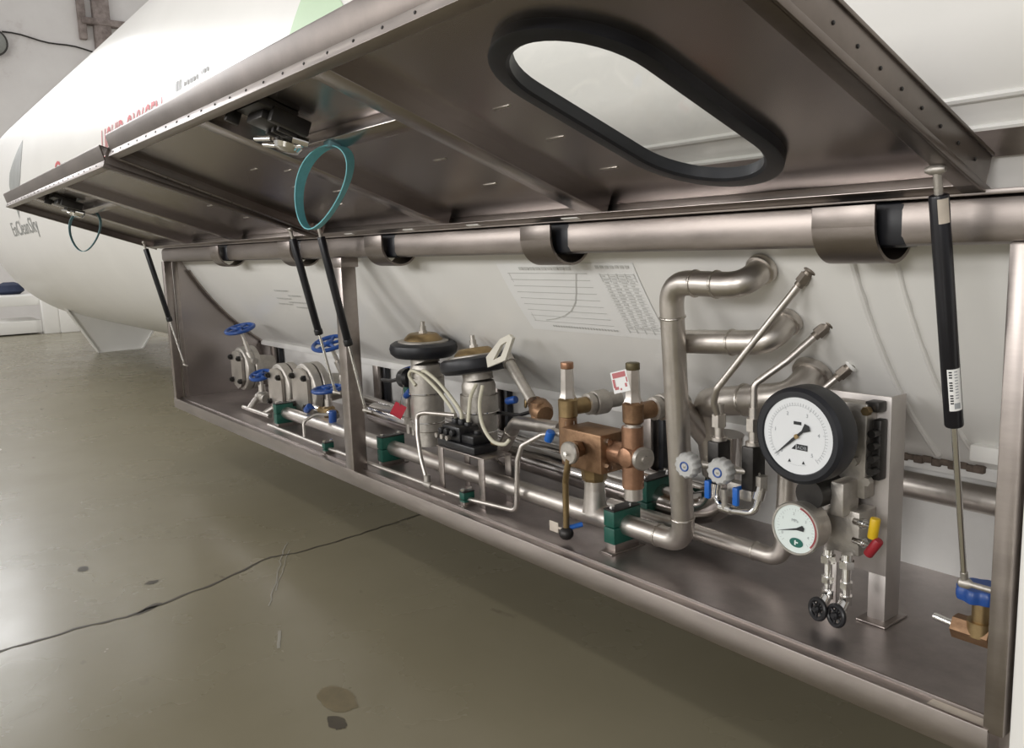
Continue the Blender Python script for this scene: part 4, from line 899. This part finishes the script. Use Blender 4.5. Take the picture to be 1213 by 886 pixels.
def wheel_valve(c, R_, base, label, body_r=.022, ax=None, body_m=M_DULL):
    o = root('stop_valve', label, 'valve', base, 'stop valves with blue handwheels'); c = Vector(c); base = Vector(base); ax = Vector(ax) if ax else (c - base).normalized()
    handwheel(M_BLUE, o, c, ax, R_)
    b = B(); d = (base - c).normalized(); L_ = (base - c).length; cyl(b, c, c + d * L_ * .55, .009); cyl(b, c + d * L_ * .35, c + d * L_ * .75, body_r * .6); part('stem', b, M_PIPE, o)
    b = B(); lathe(b, base - d * L_ * .40, d, [(0, body_r * .7), (L_ * .06, body_r), (L_ * .28, body_r * 1.1), (L_ * .40, body_r * .8)], 20); e = base - d * L_ * .16; cyl(b, e - V(.05, 0, 0), e + V(.05, 0, 0), body_r * .8, n=16); part('body', b, body_m, o)
    return o
wheel_valve((.52, .215, .398), .072, (.56, .26, .20), 'blue handwheel valve with a slanted stem above the far left flange', .02, (.1, -.25, 1))
wheel_valve((1.475, .26, .385), .072, (1.50, .34, .16), 'blue handwheel valve highest beside the middle post, left side', .028, (.15, -.30, .95))
wheel_valve((1.575, .19, .205), .060, (1.575, .19, .085), 'blue handwheel valve low on the front pipe just left of the middle post', .026, (0, -.1, 1), M_BRASS)
wheel_valve((.80, .20, .185), .050, (.80, .20, .05), 'small blue handwheel valve between the far left flange and the close pair', .028, (.2, -.3, 1))
wheel_valve((2.02, .36, .31), .055, (2.02, .36, .16), 'blue handwheel valve peeping out right behind the middle post', .02, (0, -.1, 1))
o = root('drain_cock', 'small blue handled cock left of the low handwheel by the middle post', 'valve', (1.47, .17, .11))
b = B(); cyl(b, (1.46, .17, .115), (1.53, .17, .115), .013); part('body', b, M_CHROME, o); b = B(); bcyl(b, (1.435, .15, .10), (1.475, .15, .125), .015, .004, 14); part('handle', b, M_BLUE, o)
o = root('drain_cock', 'small blue handled cock right of the low handwheel, against the middle post', 'valve', (1.68, .17, .11))
b = B(); cyl(b, (1.62, .17, .11), (1.69, .17, .11), .013); part('body', b, M_CHROME, o); b = B(); bcyl(b, (1.69, .15, .085), (1.695, .15, .135), .016, .004, 14); part('handle', b, M_BLUE, o)
o = root('drain_line', 'low white stub pipe on the pan in front of the close flanged valves', 'pipe', (.95, .10, .012))
b = B(); tube(b, [(.72, .13, .025), (1.06, .13, .025)], .011, .03, 12); tube(b, [(.80, .13, .025), (.80, .17, .07)], .016, .03, 12); tube(b, [(.98, .13, .025), (1.0, .17, .05)], .013, .03, 12); part('tube', b, M_PIPE, o)
# ------------------------------------------------------------------ bottom right valve
o = root('drain_valve', 'blue handwheel drain valve with a brass spout beside the right post', 'valve', (4.22, .10, .10))
c = V(4.228, .10, .178); b = B(); N_ = 80; rows = []
for t, k in ((-.012, .7), (-.010, .95), (-.003, 1.0), (.006, 1.0), (.012, .9), (.013, .5)):
    rows.append([b.verts.new(c + V(math.cos(2 * PI * i / N_), math.sin(2 * PI * i / N_), 0) * (.036 * k * (1 + .06 * math.cos(8 * 2 * PI * i / N_))) + V(0, 0, t)) for i in range(N_)])
for p, q in zip(rows, rows[1:]): bridge(b, p, q)
b.faces.new(list(reversed(rows[0]))); b.faces.new(rows[-1]); part('handwheel', b, M_BLUE, o, 'blue lobed handwheel')
b = B(); cyl(b, (4.232, .10, .12), (4.232, .10, .172), .015); cyl(b, (4.232, .10, .105), (4.232, .10, .13), .022); part('bonnet', b, M_BRASS, o)
b = B(); hexp(b, (4.19, .10, .108), (4.25, .10, .108), .021); cyl(b, (4.25, .10, .108), (4.283, .10, .108), .017); part('body', b, M_BRONZE, o)
b = B(); cyl(b, (4.155, .10, .112), (4.195, .10, .108), .0065, n=12); part('spout', b, M_CHROME, o)
# ------------------------------------------------------------------ far background
o = root('skid_frame', 'white steel skid frame of another unit on the floor at the far left', 'frame', (-10.4, .9, FZ))
b = B(); box(b, -10.55, -10.30, .92, 1.15, FZ, .20, .01); box(b, -10.60, -10.25, 1.15, 1.42, FZ, .14, .01); part('leg', b, M_WHITE, o)
b = B(); box(b, -11.6, -10.45, .10, .92, FZ + .02, FZ + .22, .01); box(b, -10.55, -10.4, 1.2, 3.2, FZ + .16, FZ + .32, .01); part('base_beam', b, M_WHITE, o)
b = B(); box(b, -11.6, -10.5, .3, 1.1, .10, .26, .01); part('upper_beam', b, M_WHITE, o)
b = B(); lathe(b, (-11.5, .65, .262), (0, 0, 1), [(0, .15), (.05, .22), (.15, .2), (.2, .08)], 20)
solo('covered_load', b, M_NAVY, 'dark navy bundle on the white skid frame at the far left edge', 'bundle', (-11.5, .65, .262))
o = root('wall_column', 'brown column with flaked plaster and cross stubs on the far wall', 'column', (-12.9, 2.85, FZ))
b = B(); box(b, -13.0, -12.84, 2.70, 3.0, FZ, 9, .03); part('shaft', b, M_BRICK, o)
b = B(); box(b, -13.0, -12.86, 2.45, 2.58, 4.85, 5.75, .02); box(b, -13.0, -12.82, 2.5, 3.4, 5.12, 5.24, .02); box(b, -13.0, -12.86, 2.5, 2.7, 4.3, 4.5, .02); part('plaster_stub', b, M_BRICK, o)
o = root('wall_lamp', 'round grey lamp on the far wall at the left edge', 'lamp', (-12.8, 1.02, 4.6))
b = B(); lathe(b, (-13.0, 1.02, 4.62), (1, 0, 0), [(0, .10), (.10, .22), (.12, .24), (.15, .24)], 28); part('rim', b, M_BLKMET, o); b = B(); lathe(b, (-12.85, 1.02, 4.62), (1, 0, 0), [(0, .21), (.05, .16), (.07, .05)], 28); part('glass', b, M_LAMP, o)
b = B(); sweep(b, [V(-12.97, 1.2 + (2.66 - 1.2) * i / 10, 4.84 - .18 * i / 10 + .02 * math.sin(i)) for i in range(11)], .014, 8); solo('wall_cable', b, M_BLKMET, 'dark cable strung along the far wall to the column', 'cable', (-12.97, 1.8, 4.8))
